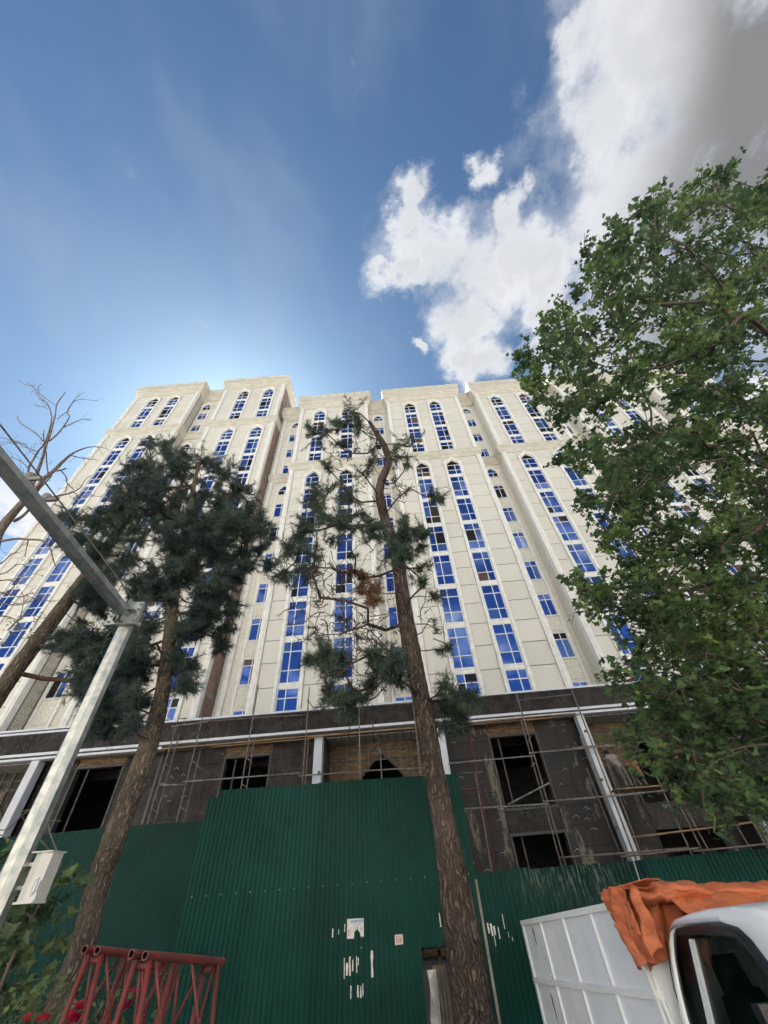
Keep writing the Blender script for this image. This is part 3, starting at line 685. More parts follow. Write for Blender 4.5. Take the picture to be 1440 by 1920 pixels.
wall_with_openings(-20.3, -13.75, [(-18.35, -15.8, [(0.6, 3.6), (4.7, 8.02)])], 'dark_stone')
wall_with_openings(16.7, 24.0, [(19.0, 21.5, [(0.6, 3.62), (4.7, 7.86)])], 'dark_stone')
pier(-40, -27.5, -.02, 8.5, 'dark_stone'); pier(24.2, 40, -.02, 8.5, 'dark_stone')
MB().box(-13.75, -13.6, PW_-.03, PW_+.3, -.02, 8.5).build('joint_cover', M['black_trim'], pod)
def recessed(x0, x1, ac, hw, zs, za, low, brick=True):
    # returns, soffit strips, brick wall with pointed arch
    for xx, s in ((x0, 1), (x1, -1)):
        MB().box(min(xx, xx+s*.12), max(xx, xx+s*.12), PB+.62, PRc+.1, -.02, 8.45).build('return_wall', M['stained_render'], pod)
    sx = x0+.12
    n = int((x1-x0-.24)/.42); w = (x1-x0-.24)/n
    for i in range(n):
        link('soffit_strip', shared(('soff', round(w, 3)), lambda: MB().box(-w/2+.03, w/2-.03, 0, PRc-PB-.42, 0, .04).mesh('soffit_strip', M['soffit'])), pod, (sx+w*(i+.5), PB+.4, 8.41))
    MB().box(x0, x1, PB+.32, PRc+.3, 8.46, 8.49).build('soffit_backing', M['black_trim'], pod)
    inside = lambda X, Z: (abs(X-ac) < hw and Z < zs) or (zs <= Z < za and abs(X-ac) < hw*(1-(Z-zs)/(za-zs))**0.85)
    if brick:
        bricks(x0+.12, x1-.12, 6.3, 8.42, PRc, hole=inside)
        for (a, b) in ((x0+.12, ac-hw-.06), (ac+hw+.06, x1-.12)): pier(a, b, 4.6, 6.3, 'stained_render', y=PRc-.01)
    else: pier(x0+.12, x1-.12, 4.6, 8.42, 'stained_render', y=PRc)
    # wall core behind the brick around the arch (so the opening is really open)
    mb = MB(); zz = [4.6+i*(8.45-4.6)/24 for i in range(25)]
    for i in range(24):
        z0, z1 = zz[i], zz[i+1]; zm = (z0+z1)/2
        if zm < zs: h_ = hw
        elif zm < za: h_ = hw*(1-(zm-zs)/(za-zs))**0.85
        else: h_ = 0
        if h_ > 0:
            mb.box(x0, ac-h_, PRc+.03, PRc+.3, z0, z1); mb.box(ac+h_, x1, PRc+.03, PRc+.3, z0, z1)
        else: mb.box(x0, x1, PRc+.03, PRc+.3, z0, z1)
    mb.build('wall_core', M['unlit_interior'], pod)
    # steel angle frame of the arch and studs for the cladding
    zt = zs+(za-zs)*.02
    path = [(ac-hw, 4.6), (ac-hw, zs)]+[(ac-hw*(1-t)**0.85, zs+(za-zs)*t) for t in (.15, .3, .45, .6, .75, .9)]+[(ac, za)]
    path = path+[(2*ac-x, z) for (x, z) in reversed(path[:-1])]
    MB().tube([(x, PRc-.06, z) for x, z in path], .07, 4).build('arch_frame', M['frame_dark'], pod)
    st = MB(); xx = x0+.5
    mb2 = MB()
    for zh in (8.0, 7.55): mb2.box(x0+.12, x1-.12, PRc-.05, PRc-.01, zh-.05, zh+.05)
    mb2.build('cladding_rail', M['frame_dark'], pod)
    while xx < x1-.3:
        zlo = 4.6
        if abs(xx-ac) < hw: zlo = zs+(za-zs)*(1-(abs(xx-ac)/hw)**(1/.85))
        MB().box(xx-.025, xx+.025, PRc-.09, PRc-.05, zlo, 8.4).build('stud', M['rust_pole'], pod)
        xx += .62
    for (a, b) in ((x0+.12, ac-1.5), (ac+1.5, x1-.12)): pier(a, b, -.02, 4.6, 'stained_render', y=PRc)
    pier(ac-1.5, ac+1.5, low, 4.6, 'dark_stone', y=PRc)
recessed(-4.45, 1.9, -1.34, 1.75, 6.1, 7.85, 3.5)
recessed(10.1, 16.27, 13.7, 1.55, 6.0, 7.6, 3.5)
recessed(-27.1, -20.73, -23.9, 1.7, 6.1, 7.7, 3.5, brick=False)
# loose steel ties left sticking out of the unfinished wall
tm = MB(); rt = random.Random(21)
for (xa, xb, n) in ((2.5, 4.6, 12), (7.6, 9.6, 16), (-13.4, -10.2, 22), (-7.3, -5.0, 10), (-20.2, -18.6, 8), (-15.5, -13.9, 8), (17, 19, 8)):
    for k in range(n):
        x = rt.uniform(xa, xb); z = rt.uniform(1.5, 8.2); w = rt.uniform(.18, .34); h = rt.uniform(.04, .10); s = rt.choice((-1, 1))
        tm.tube([(x-w/2, PW_-.02, z), (x-w*.2, PW_-.07, z+h*.5), (x+.0, PW_-.09, z+h), (x+w*.25, PW_-.08, z+h*.55), (x+w/2, PW_-.05, z+h*.35*s)], .011, 4, caps=False)
tag(tm.build('wire_ties', M['galv'], pod), kind='stuff')
# rooms with their shade painted into a dark tone: floors, back wall
MB().box(-40, 40, PRc+.32, 33, 4.15, 4.5).build('floor_slab', M['unlit_interior'], pod)
MB().box(-40, 40, 33, 33.3, 0, 8.4).box(-40, -39.7, PW_+.2, 33, 0, 8.4).box(39.7, 40, PW_+.2, 33, 0, 8.4).build('inner_wall', M['unlit_interior'], pod)
for xx in (-31, -14.5, -12, -6, 8.5, 3.2, 18, 23): MB().box(xx-.2, xx+.2, PW_+.35, PW_+.75, 0, 8.4).build('inner_column', M['unlit_interior'], pod)
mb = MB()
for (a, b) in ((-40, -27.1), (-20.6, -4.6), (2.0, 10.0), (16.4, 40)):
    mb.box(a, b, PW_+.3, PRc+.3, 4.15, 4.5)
mb.build('floor_edge', M['unlit_interior'], pod)

# ------------------------------------------------------------ unseen sunlit blocks added behind the camera to bounce light onto the street
mat('pale_render', (0.74, 0.70, 0.63), 0.85, var=0.12, scale=1.5)
def bounce_block(x0, x1, h, label):
    e = empty('bounce_building', ((x0+x1)/2, -30, ground_z(-30))); tag(e, label, 'building')
    MB().box(x0, x1, -40, -28, -.1, h).build('wall', M['pale_render'], e); MB().box(x0-.2, x1+.2, -40.2, -27.7, h, h+.4).build('roof', M['roof'], e)
    win = shared('sw', lambda: MB().box(-.6, .6, 0, .08, 0, 1.5).mesh('window', M['pvc'])); gl_ = shared('swg', lambda: MB().box(-.52, .52, .08, .1, .08, 1.42).mesh('pane', M['glass_open']))
    n = int((x1-x0)/3); 
    for f in range(int(h//3)):
        for k in range(n):
            w = link('window', win, e, (x0+1.5+k*(x1-x0-1.5)/n, -28, 1.0+3*f)); link_local('pane', gl_, w)
bounce_block(-62, -23, 20.5, 'unseen pale six storey block added to bounce sunlight, behind the photographer to the left')
bounce_block(-21, 18, 21.5, 'unseen pale seven storey block added to bounce sunlight, straight behind the photographer')
bounce_block(20, 60, 20.5, 'unseen pale six storey block added to bounce sunlight, behind the photographer to the right')
# ------------------------------------------------------------ scaffolding in front of the podium
def pole(parent, p, q, r=0.036, m='rust_pole', name='pole'):
    d = Vector(q)-Vector(p); mid = (Vector(p)+Vector(q))/2+Vector((random.uniform(-.01, .01), 0, random.uniform(-.015, .015)))
    MB().tube([p, mid, q], r, 6).build(name, M[m], parent, smooth=True)
def clamp(parent, p):
    x, y, z = p; mb = MB(); mb.box(x-.06, x+.06, y-.06, y+.06, z-.05, z+.05); mb.tube([(x-.04, y-.12, z+.02), (x+.05, y+.1, z-.02)], .018, 5); mb.build('clamp', M['rust_pole'], parent)
SY = 23.05; SY2 = 23.38
def vert(parent, px0, py0, px1, py1, Y, zlow=-.02, m='rust_pole', r=.036):
    a, b = at(px0, py0, Y), at(px1, py1, Y); x = (a.x+b.x)/2; dx = (a.x-b.x)*.5
    pole(parent, (x-dx*0.6, Y, zlow), (x+dx*0.6, Y, max(a.z, b.z)), r, m); return x
def horiz(parent, px0, py0, px1, py1, Y, m='grey_pole', r=.036, name='pole'):
    a, b = at(px0, py0, Y), at(px1, py1, Y); pole(parent, a, b, r, m, name)
sc = empty('scaffold', (-11.5, SY, 0)); tag(sc, 'rusty pole scaffold with two ladder frames on the dark wall beside the left pine trunk', 'scaffold')
vert(sc, 334, 1350, 275, 1548, SY); vert(sc, 336, 1376, 290, 1548, SY2); vert(sc, 381, 1338, 333, 1541, SY); vert(sc, 376, 1404, 347, 1541, SY2)
horiz(sc, 298, 1472, 351, 1471, SY+.03); horiz(sc, 321, 1362, 390, 1353, SY+.02); horiz(sc, 310, 1432, 321, 1440, SY+.1, 'rust_pole', .025); horiz(sc, 361, 1426, 381, 1445, SY+.1, 'rust_pole', .025); horiz(sc, 284, 1516, 297, 1525, SY+.1, 'rust_pole', .025); horiz(sc, 339, 1514, 351, 1522, SY+.1, 'rust_pole', .025)
horiz(sc, 345, 1346, 346, 1360, SY+.05, 'rust_pole', .025)
sc = empty('scaffold', (-8.0, SY, 0)); tag(sc, 'pole scaffold across the square dark opening left of the white column, above the green gate', 'scaffold')
vert(sc, 484, 1285, 452, 1484, SY); vert(sc, 476, 1392, 462, 1483, SY2); vert(sc, 580, 1288, 567, 1473, SY); vert(sc, 578, 1386, 573, 1472, SY2)
horiz(sc, 343, 1466, 566, 1449, SY-.06); horiz(sc, 560, 1455, 606, 1452, SY-.05); horiz(sc, 463, 1421, 473, 1431, SY+.15, 'rust_pole', .025); horiz(sc, 453, 1470, 467, 1480, SY+.15, 'rust_pole', .025); horiz(sc, 576, 1312, 590, 1329, SY, 'rust_pole', .025)
horiz(sc, 375, 1353, 573, 1340, SY+.03, 'rust_pole', .022)
for k, (a, b, dz) in enumerate(((-13.3, -7.2, 0), (-8.5, -2.8, .07), (-10.6, -4.9, -.07), (-5.2, 0.6, -.02), (-3.4, 1.4, .06))):
    p = MB(); p.box(a, b, SY2-.05+.09*(k % 3), SY2+.03+.09*(k % 3), 8.38+dz*.7, 8.43+dz*.7); p.build('plank', M['plank'], sc)
sc = empty('scaffold', (-1.0, SY, 0)); tag(sc, 'thin pole scaffold standing in front of the brick recess with the pointed arch', 'scaffold')
vert(sc, 673, 1318, 675, 1464, SY, m='plank'); vert(sc, 772, 1290, 783, 1410, SY); vert(sc, 713, 1405, 716, 1460, SY2+.6, m='grey_pole')
horiz(sc, 598, 1452, 690, 1447, SY+.05, 'rust_pole'); horiz(sc, 676, 1446, 795, 1440, SY-.05, 'grey_pole'); horiz(sc, 672, 1325, 778, 1318, SY+.03, 'rust_pole', .022)
clamp(sc, at(598, 1448, SY))
sc = empty('scaffold', (6.2, SY, 0)); tag(sc, 'pole scaffold with a diagonal brace before the tall dark opening right of the centre trunk', 'scaffold')
vert(sc, 969, 1300, 1057, 1618, SY); vert(sc, 978, 1352, 1049, 1616, SY2)
vert(sc, 878, 1355, 925, 1630, SY2, m='red_steel'); vert(sc, 893, 1450, 916, 1626, SY+.2)
horiz(sc, 840, 1432, 1003, 1417, SY-.06); horiz(sc, 992, 1412, 1170, 1396, SY-.05); horiz(sc, 868, 1517, 1028, 1507, SY-.06); horiz(sc, 1018, 1503, 1200, 1488, SY-.05)
horiz(sc, 952, 1509, 1030, 1468, SY-.1); horiz(sc, 1050, 1608, 1290, 1590, SY-.05, 'rust_pole'); horiz(sc, 862, 1481, 898, 1479, SY, 'red_steel'); horiz(sc, 860, 1450, 905, 1447, SY+.05, 'rust_pole', .02)
horiz(sc, 990, 1392, 996, 1380, SY+.15, 'rust_pole', .025); horiz(sc, 996, 1438, 1004, 1430, SY+.15, 'rust_pole', .025); horiz(sc, 1010, 1472, 1018, 1463, SY+.15, 'rust_pole', .025); horiz(sc, 1035, 1566, 1044, 1562, SY+.15, 'rust_pole', .025)
horiz(sc, 968, 1314, 1072, 1302, SY+.03, 'rust_pole', .022)
for k, (a, b, dz) in enumerate(((2.2, 6.4, 0), (4.6, 9.6, .05), (3.0, 8.3, -.05))):
    p = MB(); p.box(a, b, SY2-.05+.09*k, SY2+.03+.09*k, 8.40+dz, 8.45+dz); p.build('plank', M['plank'], sc)
sc = empty('scaffold', (12.5, SY, 0)); tag(sc, 'pole scaffold with plank walkway holding the two workers, partly behind the plane tree', 'scaffold')
vert(sc, 1073, 1292, 1188, 1610, SY); vert(sc, 1086, 1380, 1176, 1606, SY2); vert(sc, 1098, 1440, 1168, 1604, SY2+.3)
for (a, b, c, d) in ((1140, 1425, 1185, 1585), (1215, 1415, 1290, 1600), (1245, 1450, 1318, 1598), (1262, 1480, 1340, 1596), (1375, 1475, 1440, 1600), (1350, 1500, 1420, 1600)):
    vert(sc, a, b, c, d, SY if a % 2 else SY2)
horiz(sc, 1075, 1402, 1330, 1380, SY+.03); horiz(sc, 1060, 1500, 1250, 1482, SY-.03); horiz(sc, 1185, 1570, 1415, 1541, SY-.06, 'plank'); horiz(sc, 1165, 1606, 1310, 1590, SY-.05, 'rust_pole'); horiz(sc, 1300, 1596, 1440, 1582, SY-.05, 'rust_pole')
WALKZ = 4.95
for k in range(3):
    MB().box(9.95, 13.6, SY+.02+.27*k, SY+.26+.27*k, WALKZ-.05, WALKZ).build('plank', M['plank'], sc)
for (px, py) in ((1130, 1397), (1128, 1462), (1156, 1552), (1098, 1371)): clamp(sc, at(px, py, SY))

# ------------------------------------------------------------ workers
def skin_mesh(joints, edges, root=0):
    me = bpy.data.meshes.new('body'); me.from_pydata([j[0] for j in joints], edges, [])
    o = bpy.data.objects.new('tmp', me); col.objects.link(o)
    sk = o.modifiers.new('s', 'SKIN'); sb = o.modifiers.new('d', 'SUBSURF'); sb.levels = 2; sb.render_levels = 2
    for i, j in enumerate(joints):
        r = j[1]; me.skin_vertices[0].data[i].radius = r if hasattr(r, '__len__') else (r, r)
        me.skin_vertices[0].data[i].use_root = (i == root)
    dg = bpy.context.evaluated_depsgraph_get(); ev = o.evaluated_get(dg)
    m2 = bpy.data.meshes.new_from_object(ev); bpy.data.objects.remove(o)
    return m2
def worker(label, base, J, shirt, bare_arms, waist_z, head, hairdir):
    """J: joint name -> world offset from base; one continuous body, coloured by height and limb, hair as its own mesh"""
    names = list(J); idx = {n: i for i, n in enumerate(names)}
    RAD = dict(pelvis=(.14, .105), waist=(.125, .09), chest=(.16, .10), neck=.05, head0=.072, head1=.095, head2=.075,
               sh_l=.062, el_l=.042, wr_l=.03, ha_l=.036, fi_l=.014, th_l=.016, sh_r=.062, el_r=.042, wr_r=.03, ha_r=.036, fi_r=.014, th_r=.016,
               hip_l=.092, kn_l=.06, an_l=.042, to_l=.036, hip_r=.092, kn_r=.06, an_r=.042, to_r=.036)
    E_ = [('pelvis', 'waist'), ('waist', 'chest'), ('chest', 'neck'), ('neck', 'head0'), ('head0', 'head1'), ('head1', 'head2')]
    for s in 'lr': E_ += [('chest', 'sh_'+s), ('sh_'+s, 'el_'+s), ('el_'+s, 'wr_'+s), ('wr_'+s, 'ha_'+s), ('ha_'+s, 'fi_'+s), ('ha_'+s, 'th_'+s), ('pelvis', 'hip_'+s), ('hip_'+s, 'kn_'+s), ('kn_'+s, 'an_'+s), ('an_'+s, 'to_'+s)]
    F_ = lambda r: tuple(q*1.45 for q in r) if hasattr(r, '__len__') else r*1.5
    me = skin_mesh([(J[n], RAD[n] if n.startswith('head') else F_(RAD[n])) for n in names], [(idx[a], idx[b]) for a, b in E_], idx['pelvis'])
    for m in ('skin', shirt, 'trousers', 'rubber'): me.materials.append(M[m])
    ju = {n: Vector(J[n]) for n in names}
    for p in me.polygons:
        c = Vector(p.center); n = min(names, key=lambda q: (ju[q]-c).length)
        if n in ('head0', 'head1', 'head2', 'neck'): k = 0
        elif n[:2] in ('wr', 'ha', 'fi', 'th'): k = 0
        elif n[:2] == 'el': k = 0 if bare_arms else 1
        elif n[:2] in ('sh',) or n in ('chest', 'waist'): k = 1
        elif n[:2] in ('an', 'to'): k = 3 if n[:2] == 'to' or c.z < ju['an_l'].z else 2
        else: k = 2
        if n == 'pelvis' and c.z > waist_z: k = 1
        p.material_index = k; p.use_smooth = True
    o = bpy.data.objects.new('person', me); col.objects.link(o); o.location = base
    tag(o, label, 'person')
    hm = MB(); hc = ju['head1']; hd = Vector(hairdir).normalized()
    for i in range(7):
        for j in range(12):
            a = math.pi*.62*i/6; t = 2*math.pi*j/12; ax = hd.orthogonal().normalized(); ay = hd.cross(ax)
            q = hc+(hd*math.cos(a)+(ax*math.cos(t)+ay*math.sin(t))*math.sin(a))*(.118+random.uniform(0, .012)); hm.v.append(tuple(q))
    for i in range(6):
        for j in range(12): hm.f.append((i*12+j, i*12+(j+1) % 12, (i+1)*12+(j+1) % 12, (i+1)*12+j)); hm.mi.append(0)
    link_local('hair', hm.mesh('hair', M['hair'], True), o)
    return o
J1 = dict(pelvis=(.02, 0, .92), waist=(-.02, .03, 1.08), chest=(-.10, .12, 1.30), neck=(-.16, .18, 1.44), head0=(-.17, .2, 1.50), head1=(-.17, .22, 1.59), head2=(-.17, .23, 1.66),
          sh_l=(-.30, .1, 1.37), el_l=(-.40, .34, 1.24), wr_l=(-.34, .55, 1.36), ha_l=(-.33, .62, 1.40), fi_l=(-.32, .69, 1.43), th_l=(-.29, .64, 1.44),
          sh_r=(.10, .14, 1.39), el_r=(.30, .30, 1.33), wr_r=(.45, .48, 1.40), ha_r=(.50, .53, 1.42), fi_r=(.55, .58, 1.44), th_r=(.50, .56, 1.47),
          hip_l=(-.08, 0, .86), kn_l=(.02, -.03, .48), an_l=(.06, .06, .09), to_l=(.03, -.09+.25, .045), hip_r=(.12, 0, .86), kn_r=(.24, .02, .48), an_r=(.33, .05, .09), to_r=(.30, .2, .045))
worker('worker in grey shirt and khaki trousers leaning to the wall on the plank walkway', (10.62, SY+.25, WALKZ), J1, 'shirt_grey', True, .9, None, (0, -.5, 1))
J2 = dict(pelvis=(.06, .02, .62), waist=(.04, .03, .78), chest=(-.0, .06, 1.0), neck=(-.04, .08, 1.14), head0=(-.06, .09, 1.2), head1=(-.08, .09, 1.29), head2=(-.09, .1, 1.36),
          sh_l=(-.17, .04, 1.05), el_l=(-.34, .1, .94), wr_l=(-.50, .22, 1.05), ha_l=(-.56, .26, 1.09), fi_l=(-.62, .3, 1.12), th_l=(-.56, .28, 1.14),
          sh_r=(.15, .08, 1.07), el_r=(.2, .2, .82), wr_r=(.05, .33, .74), ha_r=(.0, .36, .73), fi_r=(-.06, .40, .73), th_r=(-.02, .38, .77),
          hip_l=(-.03, .02, .57), kn_l=(-.14, .28, .42), an_l=(-.05, .08, .09), to_l=(-.09, .26, .045), hip_r=(.16, .02, .57), kn_r=(.22, .3, .40), an_r=(.2, .08, .09), to_r=(.18, .26, .045))
worker('crouching worker in rust brown shirt reaching left beside the arched opening', (11.48, SY+.28, WALKZ), J2, 'shirt_brown', True, .6, None, (.1, -.4, 1))

# ------------------------------------------------------------ green sheet fence
FY = 9.5
def sheet(x0, x1, z0, z1a, z1b, mname, pitch=0.0835, depth=.015, rag=0.0, y=FY):
    """one profiled sheet: trapezoid ribs; the top edge runs from z1a to z1b"""
    mb = MB(); n = max(2, round((x1-x0)/pitch)); p = (x1-x0)/n; xs_ = []
    for i in range(n):
        for (f, d) in ((0, 0), (.10, depth), (.48, depth), (.58, 0)): xs_.append((x0+p*(i+f), d))
    xs_.append((x1, 0))
    rows = 4
    for j in range(rows):
        for (xx, d) in xs_:
            t = (xx-x0)/(x1-x0); zt = z1a+(z1b-z1a)*t+(mnoise.noise((xx*7, 3.1, 0))*rag if rag else 0)
            z = z0+(zt-z0)*j/(rows-1)
            b = .012*mnoise.noise((xx*1.3, z*1.1, 5.0))
            mb.v.append((xx, y-d+b, z))
    m_ = len(xs_)
    for j in range(rows-1):
        for i in range(m_-1): mb.f.append((j*m_+i, j*m_+i+1, (j+1)*m_+i+1, (j+1)*m_+i)); mb.mi.append(0)
    # back face for thickness
    b = len(mb.v); mb.v += [(v[0], v[1]+.004, v[2]) for v in mb.v[:b]]
    for f in list(mb.f): mb.f.append(tuple(i+b for i in reversed(f))); mb.mi.append(0)
    for i in range(m_-1):
        k = (rows-1)*m_+i; mb.f.append((k, k+1, k+1+b, k+b)); mb.mi.append(0)
    return mb.mesh('sheet', M[mname])
fl = empty('sheet_fence', (-7.5, FY, 0)); tag(fl, 'dark green sheet fence on the left, behind the pine trunk and the red frames', 'fence')
for k in range(9):
    x0 = -13.05+k*1.0; link('sheet', sheet(x0, x0+1.0, -.02, 3.12+random.uniform(-.01, .01), 3.12+random.uniform(-.01, .01), 'green_sheet_l', .05, .008, y=FY-.01*(k % 2)), fl)
for k in range(4): MB().box(-12.6+k*2.8, -12.5+k*2.8, FY+.03, FY+.1, -.1, 3.0).build('post', M['rust_pole'], fl)
MB().box(-13, -4.1, FY+.03, FY+.08, 2.6, 2.66).build('rail', M['rust_pole'], fl)
fc = empty('sheet_fence', (-1.5, FY, 0)); tag(fc, 'tall green ribbed sheet gate in the middle, with torn posters on it', 'fence')
tops = [(3.48, 3.48), (3.57, 3.57), (3.56, 3.57), (3.56, 3.54), (3.55, 3.54), (3.53, 3.52)]
xsF = [-4.08, -3.84, -2.83, -1.82, -0.81, 0.0, 0.56, 1.07]
TP = [3.48, 3.585, 3.575, 3.57, 3.56, 3.55, 3.54]
for k in range(7):
    z0 = -.02
    if k == 5: z0 = 1.21
    link('sheet', sheet(xsF[k], xsF[k+1], z0, TP[k], TP[k]-.012, 'green_sheet', y=FY-.012*(k % 2)-.02), fc)
scr = MB()
for zz in (2.03,):
    for k in range(20): scr.tube([(-3.98+k*.26, FY-.055, zz), (-3.98+k*.26, FY-.035, zz)], .011, 6)
tag(scr.build('screws', M['grey_pole'], fc), kind='stuff')
for xx in (-4.0, -1.5, 0.75): MB().box(xx-.04, xx+.04, FY+.03, FY+.11, -.1, 3.4).build('post', M['rust_pole'], fc)
for zz in (3.1, 2.0): MB().box(-4.05, 1.05, FY+.03, FY+.08, zz, zz+.06).build('rail', M['rust_pole'], fc)
MB().box(1.05, 1.09, FY-.04, FY+.1, -.1, 1.95).build('post', M['concrete'], fc)
fr = empty('sheet_fence', (6, FY, 0)); tag(fr, 'low green sheet fence with scraped pale streaks on the right, behind the white truck', 'fence')
for k in range(11):
    x0 = 1.08+k*1.0; link('sheet', sheet(x0, x0+1.0, -.02, 2.03+random.uniform(-.015, .015), 2.03+random.uniform(-.015, .015), 'green_sheet_r', rag=.03, y=FY-.01*(k % 2)), fr)
for k in range(4): MB().box(1.3+k*2.8, 1.4+k*2.8, FY+.03, FY+.1, -.1, 1.9).build('post', M['rust_pole'], fr)
MB().tube([at(1186, 1608, FY-.03), at(1196, 1640, FY-.04), at(1205, 1670, FY-.03)], .008, 5).build('wire', M['white_metal'], fr)
# papers glued to the gate
PY = FY-.055
def paper(pts, m='paper', lab=None, y=PY):
    mb = MB(); n = len(pts); mb.add([(x, y, z) for x, z in pts]+[(x, y+.002, z) for x, z in pts], [tuple(range(n)), tuple(reversed(range(n, 2*n)))]); 
    for i in range(n): mb.f.append((i, i+n, (i+1) % n+n, (i+1) % n)); mb.mi.append(0)
    o = mb.build('torn_paper' if lab is None else 'poster', M[m], fc)
    if lab: o['label'] = lab
    return o
po = paper([(-1.205, 1.375), (-1.09, 1.37), (-1.085, 1.44), (-1.04, 1.475), (-.985, 1.43), (-.975, 1.375), (-.96, 1.40), (-.945, 1.375), (-.925, 1.39), (-.925, 1.595), (-1.205, 1.60)][::-1], lab='torn white poster with a blue heading')
def mark(parent, boxes, m, y=PY-.003, nm='print'):
    mb = MB()
    for (a, b, c, d) in boxes: mb.box(a, b, y-.001, y, c, d)
    mb.build(nm, M[m], parent)
bx_ = [];  xx = -1.135
for k in range(9):
    w = .012 if k != 5 else .004; bx_.append((xx, xx+w, 1.545, 1.578)); bx_.append((xx, xx+.02, 1.572, 1.580)); xx += .023
mark(po, bx_, 'ink_blue'); mark(po, [(-1.1, -.98, 1.527, 1.531), (-1.1, -1.0, 1.517, 1.520)], 'ink_blue')
mark(po, [(-1.07, -1.02, 1.49, 1.495), (-1.07, -1.064, 1.45, 1.49), (-1.03, -1.02, 1.46, 1.492), (-1.065, -1.03, 1.455, 1.46), (-.98, -.955, 1.485, 1.489), (-.98, -.975, 1.45, 1.485), (-.96, -.955, 1.45, 1.485)], 'ink_dark')
mark(po, [(-1.185, -1.15, 1.465, 1.472), (-1.185, -1.178, 1.41, 1.465), (-1.157, -1.15, 1.43, 1.465), (-1.185, -1.15, 1.41, 1.417), (-1.19, -1.16, 1.53, 1.533), (-1.19, -1.17, 1.515, 1.518)], 'ink_red')
st = paper([(-.415, 1.26), (-.28, 1.265), (-.28, 1.375), (-.415, 1.375)][::-1], 'paper_pink', 'small pinkish sticker with a red round sign')
rg = MB(); N_ = 20
for i in range(N_):
    a = 2*math.pi*i/N_; rg.v += [(-.365+.034*math.cos(a)*.8, PY-.004, 1.32+.040*math.sin(a)), (-.365+.026*math.cos(a)*.8, PY-.004, 1.32+.031*math.sin(a))]
for i in range(N_): j = (i+1) % N_; rg.f.append((2*i, 2*j, 2*j+1, 2*i+1)); rg.mi.append(0)
rg.build('print', M['ink_red'], st)
mark(st, [(-.37, -.36, 1.31, 1.33), (-.325, -.315, 1.29, 1.335), (-.305, -.298, 1.295, 1.31)], 'ink_red')
def shard(cx, cz, w, h, seed):
    r = random.Random(seed); n = 4; L = [(cx-w/2*r.uniform(.5, 1), cz-h/2+h*i/n) for i in range(n+1)]; Rr = [(cx+w/2*r.uniform(.3, 1), cz+h/2-h*i/n) for i in range(n+1)]
    paper((L+Rr))
for i, (cx, cz, w, h) in enumerate(((-1.445, 1.455, .03, .10), (-1.345, 1.46, .015, .06), (-1.245, 1.50, .02, .09), (-1.245, 1.06, .022, .22), (-1.205, 1.05, .05, .13), (-1.155, 1.08, .03, .20), (-1.11, 1.085, .025, .12), (-1.045, 1.09, .028, .17), (-1.02, 1.12, .02, .08),
                                     (-.80, 1.085, .05, .28), (-1.14, .815, .025, .13), (-1.03, .82, .03, .12), (-.985, .81, .028, .12), (-.95, .83, .02, .13), (-.97, 1.265, .012, .02), (.36, 1.50, .02, .16))):
    shard(cx, cz, w, h, i)
for i, (cx, cz, w, h) in enumerate(((1.14, 1.36, .03, .12), (1.19, 1.34, .04, .14), (1.235, 1.33, .035, .10), (1.215, 1.22, .015, .12), (1.30, 1.30, .02, .13), (1.41, 1.42, .018, .17), (1.45, 1.27, .012, .06), (1.50, 1.22, .015, .04))):
    r = random.Random(i+90); n = 4; L = [(cx-w/2*r.uniform(.5, 1), cz-h/2+h*q/n) for q in range(n+1)]; Rr = [(cx+w/2*r.uniform(.3, 1), cz+h/2-h*q/n) for q in range(n+1)]
    pts = L+Rr; MB().add([(x, FY-.045, z) for x, z in pts], [tuple(range(len(pts)))]).build('torn_paper', M['paper'], fr)
# scrap seen through the gap in the gate
sp = empty('scrap_pile', (.5, 10.1, -.02)); tag(sp, 'grey bent metal sheets and grating piled behind the gap in the green gate', 'scrap')
for k, (x0, w, h, lean, yaw) in enumerate(((.06, .16, .95, .10, .1), (.20, .22, .98, .16, -.12), (.42, .2, 1.1, .05, .2), (.55, .3, .8, .12, .0))):
    mb = MB(); ny = 8
    for j in range(ny+1):
        z = h*j/ny; yy = 9.85+.1*k+lean*z; wob = .02*math.sin(j*1.3+k)
        mb.v += [(x0+wob+yaw*z*.25, yy, z-.02), (x0+w+wob*.5+yaw*z*.25, yy+.03, z-.02)]
    for j in range(ny): mb.f.append((2*j, 2*j+1, 2*j+3, 2*j+2)); mb.mi.append(0)
    mb.build('bent_sheet', M['galv'] if k != 1 else M['grey_pole'], sp)
for k in range(3): MB().box(.22+.06*k, .235+.06*k, 9.80, 9.83, -.02, .95).build('grating_bar', M['black_trim'], sp)
MB().box(-.3, 1.2, 10.6, 10.68, 1.02, 1.10).box(.30, .35, 10.6, 10.66, 0, 2.2).box(-.3, 1.2, 10.6, 10.64, 1.55, 1.6).build('timber_frame', M['plank'], sp)

